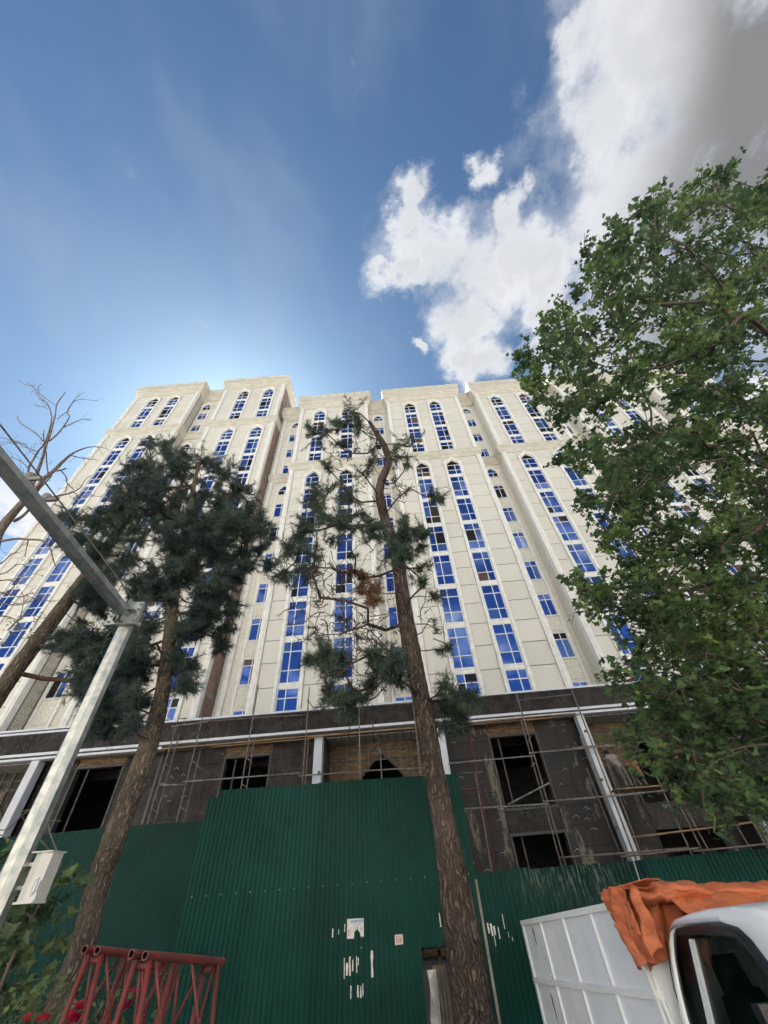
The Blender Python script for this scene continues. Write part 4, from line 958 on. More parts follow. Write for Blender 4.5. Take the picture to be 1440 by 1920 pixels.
# ------------------------------------------------------------ octagonal pole with arm
lp = empty('cantilever_pole', (-3.97, 5.0, ground_z(5.0))); tag(lp, 'galvanised octagonal pole with a long arm bolted on at a flange, at the left edge', 'pole')
PT = 5.02
def octo(p, q, r0, r1, rot=math.pi/8):
    mb = MB(); d = (Vector(q)-Vector(p)); t = d.normalized(); a = Vector((1, 0, 0)) if abs(t.z) > .8 else Vector((0, 0, 1)); a = (a-t*a.dot(t)).normalized(); b = t.cross(a)
    for (c, r) in ((p, r0), (q, r1)):
        for k in range(8): th = rot+math.pi/4*k; mb.v.append(tuple(Vector(c)+(a*math.cos(th)+b*math.sin(th))*r))
    for k in range(8): mb.f.append((k, (k+1) % 8, 8+(k+1) % 8, 8+k)); mb.mi.append(0)
    mb.f += [tuple(range(7, -1, -1)), tuple(range(8, 16))]; mb.mi += [0, 0]
    return mb
PXc = -3.97
octo((PXc, 5, ground_z(5)), (PXc, 5, PT+.14), .118, .096, math.pi/8).build('shaft', M['galv'], lp)
MB().box(PXc-.3, PXc+.3, 4.7, 5.3, ground_z(5)-.02, ground_z(5)+.025).build('base_plate', M['galv'], lp)
a0 = Vector((PXc, 4.885, PT-.02)); a1 = Vector((-3.72, 0.6, 5.15)); ad = (a1-a0).normalized()
octo(a0+ad*.03, a1, .098, .085, math.pi/8).build('arm', M['galv'], lp)
# flange plates square to the arm, with gussets and bolts
fx = Vector((1, 0, 0)); fx = (fx-ad*fx.dot(ad)).normalized(); fz = ad.cross(fx)
if fz.z < 0: fz = -fz
def obox(c, ex, ey, ez, hx, hy, hz_, mb=None):
    mb = mb or MB(); vs = []
    for sz in (-1, 1):
        for sy in (-1, 1):
            for sx_ in (-1, 1): vs.append(Vector(c)+ex*hx*sx_+ey*hy*sy+ez*hz_*sz)
    return mb.add(vs, [(0, 2, 3, 1), (4, 5, 7, 6), (0, 1, 5, 4), (1, 3, 7, 5), (3, 2, 6, 7), (2, 0, 4, 6)])
pf = a0+ad*.02
obox(pf, fx, ad, fz, .215, .014, .185).build('flange', M['galv'], lp)
obox(pf-ad*.036, fx, ad, fz, .215, .014, .185).build('flange', M['galv'], lp)
gm = MB()
for sx_ in (-1, 0, 1):
    for sz in (-1, 1):
        c = pf+fz*(sz*.13)+fx*(sx_*.06)+ad*.06; obox(c, fx, ad, fz, .005, .06, .045, gm)
for sx_ in (-1, 1): obox(pf+fx*(sx_*.13)+ad*.06, fx, ad, fz, .05, .06, .006, gm)
gm.build('gusset', M['galv'], lp)
for sx_ in (-1, 1):
    for q in (-.14, -.05, .05, .14):
        c = pf+fx*(sx_*.18)+fz*q; MB().tube([c-ad*.19, c+ad*.05], .011, 6).build('bolt', M['galv'], lp)
        MB().tube([c+ad*.014, c+ad*.034], .022, 6).build('bolt_head', M['galv'], lp)
obox(Vector((PXc, 4.93, PT-.02)), fx, ad, fz, .11, .07, .10).build('saddle', M['galv'], lp)
wz = .2
MB().tube([a0+fx*.18+fz*.08+ad*.2, a0+fx*.16+fz*.12+ad*1.2, a0+fx*.17+fz*.1+ad*2.5, a0+fx*.15+fz*.1+ad*4], .009, 5).build('cable', M['grey_pole'], lp)
for t, s in ((2.15, .05), (2.45, .045)):
    c = a0+ad*t+fz*.10; mb = MB(); mb.tube([c, c+fz*.06, c+fz*.10], [s*.5, s, s*.8], 10); obox(c+fx*.06+fz*.02, fx, ad, fz, .09, .012, .03, mb); mb.build('sensor', M['grey_pole'], lp)
# cabinet strapped to the pole
bo = empty('equipment_box', (-3.70, 4.9, 1.98)); tag(bo, 'pale grey equipment box strapped to the octagonal pole', 'box')
q0, q1 = -3.79, -3.595
mb = MB()
prof_ = [(q0, 5.100), (q0, 4.980), (q0+.10, 4.920), (q1, 4.940), (q1, 5.100)]
for z in (1.96, 2.31):
    for (x, y) in prof_: mb.v.append((x, y, z))
n_ = len(prof_); mb.f = [tuple(range(n_)), tuple(range(2*n_-1, n_-1, -1))]+[(i, i+n_, (i+1) % n_+n_, (i+1) % n_) for i in range(n_)]; mb.mi = [0]*len(mb.f)
mb.build('body', M['grey_box'], bo)
MB().box(q0+.02, q1+.006, 4.915, 5.110, 1.945, 1.962).box(q0-.01, q1+.01, 4.910, 5.12, 2.31, 2.32).build('lid', M['grey_box'], bo)
MB().box(q0-.008, q0, 5.005, 5.05, 2.02, 2.26).build('door_slot', M['black_trim'], bo)
em = MB(); ex0, ex1 = q0+.14, q1-.03
for (a, b, c, d) in ((ex0, ex1, 2.115, 2.123), (ex0, ex1, 1.995, 2.003), (ex0, ex0+.008, 2.003, 2.115), (ex1-.008, ex1, 2.003, 2.115), (ex0+.025, ex0+.033, 2.02, 2.10), (ex0+.05, ex0+.058, 2.02, 2.10), (ex0+.025, ex1-.02, 2.095, 2.10)): em.box(a, b, 4.912, 4.95, c, d)
em.build('embossed_badge', M['white_metal'], bo)
MB().box(PXc-.1, q0+.02, 5.02, 5.06, 2.05, 2.08).box(PXc-.1, q0+.02, 5.02, 5.06, 2.22, 2.25).build('strap', M['galv'], bo)

# ------------------------------------------------------------ red steel frames
def red_frame(label, A, B, off, zbot, nm='steel_frame'):
    """trestle of tubes: two rails along A-B, splayed legs and diagonals"""
    e = empty(nm, (A.x, A.y, ground_z(A.y))); tag(e, label, 'frame', 'red steel trestle frames')
    d = (B-A); L = d.length; t = d.normalized(); s_ = Vector((-t.y, t.x, 0)).normalized()
    if s_.x < 0: s_ = -s_
    A2 = A+s_*off; B2 = B+s_*off
    for k, (p, q) in enumerate(((A, B), (A2+Vector((0, 0, -.01)), B2+Vector((0, 0, -.01))))):
        mb = MB(); n = 14; ax = t; u = Vector((0, 0, 1)); w = ax.cross(u).normalized(); u = w.cross(ax)
        for (c, r) in ((p, .017), (p, .0225), (q, .0225), (q, .017)):
            for j in range(n): th = 2*math.pi*j/n; mb.v.append(tuple(c+(w*math.cos(th)+u*math.sin(th))*r))
        for (r0, r1) in ((0, 1), (1, 2), (2, 3)):
            for j in range(n): mb.f.append((r0*n+j, r0*n+(j+1) % n, r1*n+(j+1) % n, r1*n+j)); mb.mi.append(0)
        o = mb.build('rail', M['red_steel'], e)
        for (c0, c1) in ((p, p+t*.25), (q, q-t*.25)):
            MB().tube([c0, c1], .0165, 12, caps=False).build('tube_inside', M['black_trim'], e)
    zg = ground_z(A.y)
    for (p, sgn) in ((A, -1), (A2, 1)):
        for f in ((.06, .5, .93) if sgn < 0 else (.06, .93)):
            top = p+t*(L*f)+Vector((0, 0, -.02)); bot = Vector((top.x, top.y, zbot))+s_*(sgn*.16)
            bot.z = ground_z(bot.y); MB().tube([top, bot], .017 if f != .5 else .021, 8).build('leg', M['red_steel'], e, True)
        for (f0, f1) in ((.08, .42), (.48, .12), (.52, .88), (.9, .56)):
            top = p+t*(L*f1)+Vector((0, 0, -.03)); bot = p+t*(L*f0)+s_*(sgn*.10)+Vector((0, 0, -.62))
            MB().tube([top, bot], .010, 7).build('brace', M['red_steel'], e, True)
        MB().tube([p+t*.02+s_*(sgn*.10)+Vector((0, 0, -.62)), p+t*(L-.02)+s_*(sgn*.10)+Vector((0, 0, -.62))], .015, 8).build('lower_rail', M['red_steel'], e, True)
    for f in (.1, .9): MB().tube([A+t*(L*f)+Vector((0, 0, -.05)), A2+t*(L*f)+Vector((0, 0, -.05))], .02, 7).build('cross_bar', M['red_steel'], e, True)
red_frame('rear red tube frame, its open tube end pointing left in front of the pine trunk', at(158, 1780, 3.9), at(300, 1793, 4.9), .10, 0)
red_frame('front red tube frame with the thick rail, right of the other red frame', at(246, 1789, 3.6), at(396, 1801, 4.6), .10, 0)
# ------------------------------------------------------------ truck
TRK = empty('pickup_truck', (0, 0, 0))
td = Vector((.122, -.99, .06)).normalized(); te = Vector((.9925, .122, 0)).normalized(); tu = td.cross(te).normalized()
TO = Vector((1.332, 7.153, -.147))
TRK.matrix_world = Matrix(((td.x, te.x, tu.x, TO.x), (td.y, te.y, tu.y, TO.y), (td.z, te.z, tu.z, TO.z), (0, 0, 0, 1)))
tag(TRK, 'small white pickup truck with high panelled bed sides parked at the lower right', 'truck')
def tpart(mb, name, m, smooth=False, parent=None):
    return link_local(name, mb.mesh(name, m if isinstance(m, list) else M[m], smooth), parent or TRK)
BW_, BL = 1.5, 2.76
def bed_side(y, s):
    mb = MB(); z0, z1 = .78, 1.62
    mb.box(0, BL, y-.008, y+.008, z0, z1)
    o = tpart(mb, 'side_panel', 'bed_paint')
    rl = MB()
    for z in (z0+.02, 1.16, z1-.0): rl.box(-.005, BL+.005, y-.03, y+.03, z-.022, z+.022)
    tpart(rl, 'rail', 'cab_paint')
    for k in range(5):
        x = [0.0, .675, 1.375, 2.07, BL-.05][k]; st_ = MB(); st_.box(x-.0, x+.05, y-.028, y+.028, z0, 1.14); st_.box(x, x+.05, y-.028, y+.028, 1.18, z1-.022); tpart(st_, 'stake', 'cab_paint')
bed_side(0, -1); bed_side(BW_, 1)
mb = MB(); mb.box(-.02, .02, .03, BW_-.03, .78, 1.6); tpart(mb, 'tailgate', 'bed_paint')
mb = MB(); mb.box(BL-.02, BL+.02, .03, BW_-.03, .78, 1.6); tpart(mb, 'headboard', 'bed_paint')
mb = MB(); mb.box(-.02, BL, .0, BW_, .70, .76); tpart(mb, 'bed_floor', 'rubber')
mb = MB(); mb.box(0.1, 4.5, .35, .45, .45, .62); mb.box(.1, 4.5, BW_-.45, BW_-.35, .45, .62); tpart(mb, 'chassis', 'rubber')
# small tears in the side panel paint
for (x, z, w, h) in ((.33, 1.50, .05, .17), (.42, .98, .045, .22), (.55, 1.33, .02, .03), (.60, 1.185, .03, .03)):
    pts = [(x, z+h/2), (x+w, z+h*.3), (x+w*.9, z-h/2), (x+w*.4, z-h*.25)]
    mb = MB().add([(a, -.0095, b) for a, b in pts], [(0, 1, 2, 3)]); tpart(mb, 'paint_tear', 'black_trim')
# cab: side profile swept over the width with tumblehome and rounded edges
outer = [(2.88, .30), (2.87, .7), (2.88, 1.05), (2.90, 1.25), (2.93, 1.40), (2.98, 1.475), (3.08, 1.51), (3.25, 1.527), (3.5, 1.537), (3.75, 1.535), (3.92, 1.523), (4.02, 1.495), (4.12, 1.43), (4.30, 1.27), (4.48, 1.10), (4.60, 1.01), (4.72, .96), (4.80, .88), (4.84, .70), (4.85, .45), (4.84, .30), (4.5, .28), (4.42, .42), (4.25, .52), (4.05, .52), (3.88, .42), (3.80, .28), (3.3, .27)]
winl = [(3.0, .98), (2.985, 1.06), (2.975, 1.18), (2.99, 1.32), (3.04, 1.435), (3.10, 1.458), (3.20, 1.468), (3.36, 1.472), (3.52, 1.472), (3.66, 1.466), (3.78, 1.442), (3.86, 1.39), (3.95, 1.29), (4.05, 1.18), (4.15, 1.06), (4.18, 1.0), (4.15, .955), (4.0, .935), (3.85, .93), (3.7, .925), (3.55, .92), (3.4, .92), (3.25, .925), (3.12, .94), (3.05, .955)]
def tumble(z): return max(0, .3*(z-1.05)) if z < 1.47 else .126+(z-1.47)*.9
def resample(L, c, n):
    ang = [(math.atan2(z-c[1], x-c[0]), x, z) for x, z in L]; out = []
    pts = L+[L[0]]
    for k in range(n):
        a = -math.pi+2*math.pi*k/n; dx, dz = math.cos(a), math.sin(a); best = None
        for i in range(len(pts)-1):
            x1, z1 = pts[i][0]-c[0], pts[i][1]-c[1]; x2, z2 = pts[i+1][0]-c[0], pts[i+1][1]-c[1]
            ex, ez = x2-x1, z2-z1; den = dx*ez-dz*ex
            if abs(den) < 1e-9: continue
            t = (x1*ez-z1*ex)/den; u = (x1*dz-z1*dx)/den
            if t > 0 and -1e-6 <= u <= 1+1e-6 and (best is None or t > best): best = t
        out.append((c[0]+dx*best, c[1]+dz*best))
    return out
CC = (3.55, 1.15); NR = 96
oR = resample(outer, CC, NR); wR = resample(winl, CC, NR)
def cab_side(flip):
    mb = MB(); rings = []
    cen = (3.7, .95)
    def ring(L, dy, shrink=0.0):
        b = len(mb.v)
        for (x, z) in L:
            k = 1-shrink/max(.3, math.hypot(x-cen[0], z-cen[1])); X = cen[0]+(x-cen[0])*k; Z = cen[1]+(z-cen[1])*k
            y = tumble(min(Z, 1.47))+dy; y = BW_-y if flip else y
            mb.v.append((X, y, Z))
        return b
    r = [ring(wR, .035), ring(wR, .006), ring([(x+(x-CC[0])*.03, z+(z-CC[1])*.03) for x, z in wR], 0.0), ring(oR, 0.0, .06), ring(oR, .012, .025), ring(oR, .035, .007), ring(oR, .07, 0)]
    r.append(len(mb.v))
    for (x, z) in oR: mb.v.append((x, BW_/2, z+ (.012 if z > 1.4 else 0)))
    for a, b in zip(r[:-1], r[1:]):
        for k in range(NR):
            k2 = (k+1) % NR; f = (a+k, a+k2, b+k2, b+k); mb.f.append(f if not flip else f[::-1]); mb.mi.append(0)
    return mb
mb = cab_side(False); cab = tpart(mb, 'cab', 'cab_paint', True)
mb = cab_side(True); tpart(mb, 'cab', 'cab_paint', True)
for flip in (False, True):
    mb = MB(); L = [(x, z) for x, z in wR]
    for (x, z) in L:
        y = tumble(min(z, 1.47))+.03; mb.v.append((x, BW_-y if flip else y, z))
    mb.f.append(tuple(range(NR))); mb.mi.append(0); gl = tpart(mb, 'side_window', 'car_glass')
    # black rubber round the glass
    mb = MB(); b = []
    for s_ in (1.02, .955):
        b.append(len(mb.v))
        for (x, z) in L:
            X, Z = CC[0]+(x-CC[0])*s_, CC[1]+(z-CC[1])*s_; y = tumble(min(Z, 1.47))+.018; mb.v.append((X, BW_-y if flip else y, Z))
    for k in range(NR): k2 = (k+1) % NR; mb.f.append((b[0]+k, b[0]+k2, b[1]+k2, b[1]+k)); mb.mi.append(0)
    tpart(mb, 'window_seal', 'black_trim')
    # rain visor over the top and front edge
    mb = MB(); V = [(3.13, 1.462), (3.36, 1.476), (3.52, 1.477), (3.67, 1.47), (3.79, 1.447), (3.87, 1.395), (3.96, 1.295), (4.06, 1.185)]
    for (x, z) in V:
        dx, dz = CC[0]-x, CC[1]-z; l_ = math.hypot(dx, dz); ix, iz = x+dx/l_*.055, z+dz/l_*.055
        for (X, Z, o_) in ((x, z, -.004), ((x*2+ix)/3, (z*2+iz)/3, -.026), (ix, iz, -.022)):
            y = tumble(min(Z, 1.47))+o_; mb.v.append((X, BW_-y if flip else y, Z))
    for k in range(len(V)-1):
        for q in (0, 1): mb.f.append((3*k+q, 3*k+3+q, 3*k+4+q, 3*k+1+q)); mb.mi.append(0)
    tpart(mb, 'rain_visor', 'black_trim', True)
    # pale divider bar
    y1, y0 = tumble(1.41)+.012, tumble(.95)+.012
    vs = []
    for (x, z, y) in ((3.225, 1.41, y1), (3.265, 1.41, y1), (3.195, .95, y0), (3.145, .95, y0)): vs += [(x, BW_-y if flip else y, z), (x, BW_-(y+.02) if flip else y+.02, z)]
    tpart(MB().add(vs, [(0, 2, 4, 6), (1, 7, 5, 3), (0, 1, 3, 2), (4, 5, 7, 6), (0, 6, 7, 1), (2, 3, 5, 4)]), 'divider_bar', 'white_metal')
    mb = MB(); yh = -.012; yy = lambda v: BW_-v if flip else v
    mb.tube([(3.12, yy(-.01), .80), (3.13, yy(-.03), .80), (3.27, yy(-.03), .80), (3.28, yy(-.01), .80)], .012, 6); tpart(mb, 'door_handle', 'cab_paint')
    for sx_ in (.75, 4.15):
        mb = MB(); yy0 = yy(.05); yy1 = yy(.22); mb.tube([(sx_, yy0, .27), (sx_, yy1, .27)], .27, 24); w_ = tpart(mb, 'wheel', 'rubber'); mb = MB(); mb.tube([(sx_, yy(.04), .27), (sx_, yy(.1), .27)], .16, 16); tpart(mb, 'rim', 'galv', parent=w_)
    for pts_ in ([(2.955, 1.40), (2.93, 1.2), (2.925, .9), (2.94, .6), (2.97, .36)], [(4.22, .98), (4.26, .8), (4.20, .6)], [(2.95, .84), (3.4, .835), (4.24, .84)]):
        mb = MB(); mb.tube([(x, yy(tumble(z)-.002), z) for x, z in pts_], .0035, 4, caps=False); tpart(mb, 'door_seam', 'black_trim')
# windscreen, mirror, lamps, seats
ws = MB(); ws.add([(4.045, .22, 1.475), (4.045, BW_-.22, 1.475), (4.52, BW_-.12, 1.07), (4.52, .12, 1.07)], [(0, 1, 2, 3)]); 
for i in range(len(ws.v)): x, y, z = ws.v[i]; ws.v[i] = (x+.018, y, z+.016)
tpart(ws, 'windscreen', 'car_glass')
for y in (.22, BW_-.22): tpart(MB().tube([(4.80, y, .72), (4.86, y, .72)], [.09, .075], 14), 'headlight', 'white_metal')
tpart(MB().box(4.78, 4.93, .05, BW_-.05, .34, .50), 'bumper', 'cab_paint')
mb = MB(); mb.tube([(4.08, .0, 1.08), (4.10, -.10, 1.12)], .012, 6); mb.box(4.06, 4.12, -.22, -.09, 1.05, 1.2); tpart(mb, 'mirror', 'black_trim')
for y in (.42, 1.08):
    mb = MB(); mb.tube([(3.15, y, .55), (3.12, y, .9), (3.05, y, 1.15)], [.2, .2, .13], 12); mb.tube([(3.05, y, 1.13), (3.03, y, 1.32)], [.1, .09], 10); mb.box(3.15, 3.6, y-.22, y+.22, .5, .66); tpart(mb, 'seat', 'rubber', True)
tpart(MB().box(4.1, 4.45, .15, BW_-.15, .7, .98), 'dashboard', 'rubber')

# ------------------------------------------------------------ tarpaulin bundled over the front of the bed
def tw(s, y, z): return TO+td*s+te*y+tu*z
def tarp_sheet(fn, nu, nv):
    mb = MB()
    for i in range(nu+1):
        for j in range(nv+1):
            p = tw(*fn(i/nu, j/nv)); rd = lambda f_, o_: .5-abs(mnoise.noise((p.x*f_+o_, p.y*f_*.6, p.z*f_*.6+o_)))*1.6
            mb.v.append(tuple(p+Vector((.4, -.5, .7))*(.022*rd(7, 1)+.010*rd(17, 5))))
    for i in range(nu):
        for j in range(nv): k = i*(nv+1)+j; mb.f.append((k, k+1, k+nv+2, k+nv+1)); mb.mi.append(0)
    return mb
tp_ = empty('tarpaulin', tw(2.85, .1, 1.64)); tag(tp_, 'crumpled orange tarpaulin bundled over the front of the truck bed behind the cab', 'tarpaulin')
def nz(a, b, c=0.0): return mnoise.noise((a, b, c))
def roll(u, v):        # the folded roll lying across the bed
    y = -.06+1.62*u; a = 2*math.pi*v
    rs = .15+.035*nz(u*5, v*3, 1)+.02*math.sin(u*22+math.sin(a*2)*1.5); rz = .075+.022*nz(u*4, v*2, 7)+.014*nz(u*13, v*6, 2)
    crease = .012*abs(math.sin(a*3+u*6))
    return (2.84+rs*1.1*math.cos(a)+.03*math.sin(u*9), y, 1.635+(rz-crease)*math.sin(a)+.02*math.sin(u*7)-.03*u)
def flap_a(u, v):      # pleated end hanging over the bed side
    s = 2.64+.50*u
    d = v
    z = 1.70-.015*math.cos(u*3)-(.03+.36*(0.62+.38*math.sin(u*2.2+.3)))*max(0, d-.22)/.78
    out = -.045-.045*math.sin(u*15+d*2.0)*min(1, d*2.2)-.05*math.sin(min(d, .3)/.3*math.pi)-.02*nz(u*7, d*4, 4)
    y = .16*(1-min(1, d/.22))+out*min(1, d/.22)
    pinch = 1-.42*max(0, d-.25); c = 2.94
    return (c+(s-c)*pinch+.02*nz(u*5, d*5, 9), y, z+.018*nz(u*9, d*7, 3))
def flap_b(u, v):      # a second fold lying over the first
    s = 2.68+.40*u; d = v
    z = 1.695+.012*math.sin(u*5)-.22*max(0, d-.25)/.75*(.7+.4*u)
    y = .14*(1-min(1, d/.25))+(-.10-.03*math.sin(u*12+1+d*3))*min(1, d/.25)
    return (s-.05*d+.02*nz(u*6, d*3, 12), y+.015*nz(u*8, d*8, 6), z+.014*nz(u*11, d*5, 8))
def flap_c(u, v):      # loose corner folded back low down
    z = 1.50-.22*v; s = 2.68+.18*v+(.15-.05*v)*u
    return (s+.02*nz(u*3, v*3, 21), -.085-.05*math.sin(u*math.pi)-.02*v+.015*nz(u*5, v*4, 2), z+.03*u)
def flap_d(u, v):      # stuffed down between the headboard and the cab
    return (2.845+.035*math.sin(u*17+v*2)+.02*nz(u*6, v*4, 31), -.06+.55*u+.02*nz(u*4, v*6, 33), 1.665-.40*v*(1-.45*u)+.012*nz(u*9, v*5, 35))
def sheet_over(u, v):  # flat lap over the back of the cab roof
    y = .24+1.31*u; s = 2.86+.36*v
    return (s, y, 1.65-.05*v-.115*v*v+.018*nz(u*6, v*3, 15)+.012*math.sin(u*16+v*5)-.02*u)
for fn, nu, nv in ((roll, 130, 44), (flap_a, 80, 60), (flap_b, 70, 44), (flap_c, 34, 30), (flap_d, 70, 44), (sheet_over, 110, 30)):
    o = tarp_sheet(fn, nu, nv).build('fold', M['tarp'], tp_, True)
    sm = o.modifiers.new('t', 'SOLIDIFY'); sm.thickness = .003
# ------------------------------------------------------------ trees
def in_poly(x, y, poly):
    c = False; n = len(poly); j = n-1
    for i in range(n):
        xi, yi = poly[i]; xj, yj = poly[j]
        if (yi > y) != (yj > y) and x < (xj-xi)*(y-yi)/(yj-yi)+xi: c = not c
        j = i
    return c
def smooth_path(pts, n=6):
    out = []; P = [Vector(p) for p in pts]
    for i in range(len(P)-1):
        p0 = P[max(i-1, 0)]; p1 = P[i]; p2 = P[i+1]; p3 = P[min(i+2, len(P)-1)]
        for k in range(n):
            t = k/n; out.append(.5*((2*p1)+(p2-p0)*t+(2*p0-5*p1+4*p2-p3)*t*t+(3*p1-p0-3*p2+p3)*t*t*t))
    out.append(P[-1]); return out
def lerp_list(L, n):
    out = []
    for i in range(len(L)-1):
        for k in range(n): out.append(L[i]+(L[i+1]-L[i])*k/n)
    out.append(L[-1]); return out
def bark_jit(amp=.10, seed=0.0, fine=False):
    def f(p, th, i):
        c_, s_ = math.cos(th), math.sin(th)
        r = 1+amp*mnoise.noise((c_*1.6+seed, s_*1.6, p.z*.9))
        if fine:
            q = mnoise.noise((c_*4.5+seed, s_*4.5, p.z*1.5)); w = mnoise.noise((c_*9+seed, s_*9, p.z*2.6+3))
            r += amp*.75*(min(1, abs(q)*3.2)-.6)+amp*.5*(min(1, abs(w)*3)-.6)+amp*.25*mnoise.noise((c_*14, s_*14+seed, p.z*9))
        else: r += amp*.7*mnoise.noise((c_*6+seed, s_*6, p.z*2.2))
        return r
    return f
def trunk(parent, knots, Y, m='bark', zb=None, n=56, name='trunk', sub=26, amp=.10, dy=None):
    """knots: (px, py, width px) up the stem"""
    pts = []; rad = []
    for i, (x, y, w) in enumerate(knots):
        yy = Y+(dy[i] if dy else 0); p = at(x, y, yy); pts.append(p); d = project(p)[2]; rad.append(w*d/FPX/2)
    zg = ground_z(Y)-.05
    if pts[0].z > zg:
        low = pts[0]+(pts[0]-pts[1]).normalized()*((pts[0].z-zg)/max(.2, (pts[1]-pts[0]).normalized().z)); low.z = zg
        pts = [low]+pts; rad = [rad[0]*1.25]+rad
    P = smooth_path(pts, sub); Rr = lerp_list(rad, sub)
    MB().tube(P, Rr, n, jitter=bark_jit(amp, Y, True)).build(name, m if isinstance(m, list) else M[m], parent, True)
    return P, Rr
class Limbs:
    """branches grown from a stem to a set of foliage clusters; each joins the nearest limb already there"""
    def __init__(s, stem, rads):
        s.n = [Vector(p) for p in stem]; s.par = [i-1 for i in range(len(stem))]; s.w = [0]*len(stem); s.stem = len(stem)
        s.cost = [0.0]*len(stem); s.tip = []
    def grow(s, targets, root_bias=.35, droop=.12, seg=.35, wob=.06, minz=None):
        base = s.n[0]
        order = sorted(range(len(targets)), key=lambda i: min((targets[i]-q).length for q in s.n[:s.stem]))
        arr = np.array([tuple(q) for q in s.n]); 
        for i in order:
            t = targets[i]
            d = np.sqrt(((arr-np.array(t))**2).sum(1)); pen = d+root_bias*np.array(s.cost)+np.where(arr[:, 2] > t.z+.25, (arr[:, 2]-t.z)*.8, 0)
            k = int(np.argmin(pen)); a = s.n[k]; L = (t-a).length; m = max(2, int(L/seg)); prev = k; new = []
            ctrl = (a+t)/2+Vector((random.uniform(-1, 1), random.uniform(-1, 1), random.uniform(-.3, 1)))*L*.13+Vector((0, 0, -droop*L))
            for q in range(1, m+1):
                u = q/m; p = a*(1-u)**2+ctrl*2*u*(1-u)+t*u*u
                if q < m: p += Vector((random.gauss(0, 1), random.gauss(0, 1), random.gauss(0, 1)))*wob*min(1, L)
                s.n.append(p); s.par.append(prev); s.w.append(0); s.cost.append(s.cost[prev]+(p-s.n[prev]).length); prev = len(s.n)-1; new.append(tuple(p))
            arr = np.vstack([arr, np.array(new)]); s.tip.append(prev)
    def weigh(s):
        for t in s.tip:
            k = t
            while k >= 0: s.w[k] += 1; k = s.par[k]
    def mesh(s, mb, r0=.010, ex=.42, rmax=.5, n=6):
        s.weigh(); kids = {}
        for i in range(s.stem, len(s.n)): kids.setdefault(s.par[i], []).append(i)
        done = set()
        for i in range(s.stem, len(s.n)):
            if i in done: continue
            chain = [s.par[i], i]; done.add(i); k = i
            while True:
                c = [q for q in kids.get(k, []) if q not in done]
                if not c: break
                k = max(c, key=lambda q: s.w[q]); chain.append(k); done.add(k)
            rr = [min(rmax, r0*max(1, s.w[q])**ex) for q in chain]; rr[0] = rr[1]; rr[-1] *= .6
            mb.tube([s.n[q] for q in chain], rr, n if rr[1] > .02 else 5, caps=False)
        return mb
class Fol:
    """foliage collected as arrays"""
    def __init__(s): s.v = []; s.f = []; s.c = 0
    def add(s, V, F):
        s.v.append(V); s.f.append(np.asarray(F)+s.c); s.c += len(V)
    def build(s, name, m, parent, smooth=False, nv=3):
        V = np.vstack(s.v); F = np.vstack(s.f); me = bpy.data.meshes.new(name)
        me.vertices.add(len(V)); me.vertices.foreach_set('co', (V-np.array(origin_of(parent))).ravel()); k = F.shape[1]
        me.loops.add(F.size); me.loops.foreach_set('vertex_index', F.ravel().astype(np.int32)); me.polygons.add(len(F))
        me.polygons.foreach_set('loop_start', np.arange(0, F.size, k, dtype=np.int32)); me.polygons.foreach_set('loop_total', np.full(len(F), k, dtype=np.int32))
        me.materials.append(M[m]); me.update(calc_edges=True); me.validate()
        return link_local(name, me, parent)
def rand_dirs(n):
    v = rng.normal(size=(n, 3)); return v/np.linalg.norm(v, axis=1)[:, None]
def needle_tuft(fol, c, axis, L, n=26, w=.0048, spread=1.0):
    """a bottle-brush end of needles round a twig tip"""
    axis = np.array(axis)/max(1e-6, np.linalg.norm(axis)); d = rand_dirs(n)*spread+axis*.85; d /= np.linalg.norm(d, axis=1)[:, None]
    base = np.array(c)+axis*(rng.random((n, 1))-.75)*L*.9; tip = base+d*L*(.65+.5*rng.random((n, 1))); tip[:, 2] -= .012
    side = np.cross(d, rand_dirs(n)); side /= np.linalg.norm(side, axis=1)[:, None]+1e-9
    V = np.empty((n*3, 3)); V[0::3] = base-side*w; V[1::3] = base+side*w; V[2::3] = tip
    fol.add(V, np.arange(n*3).reshape(-1, 3))
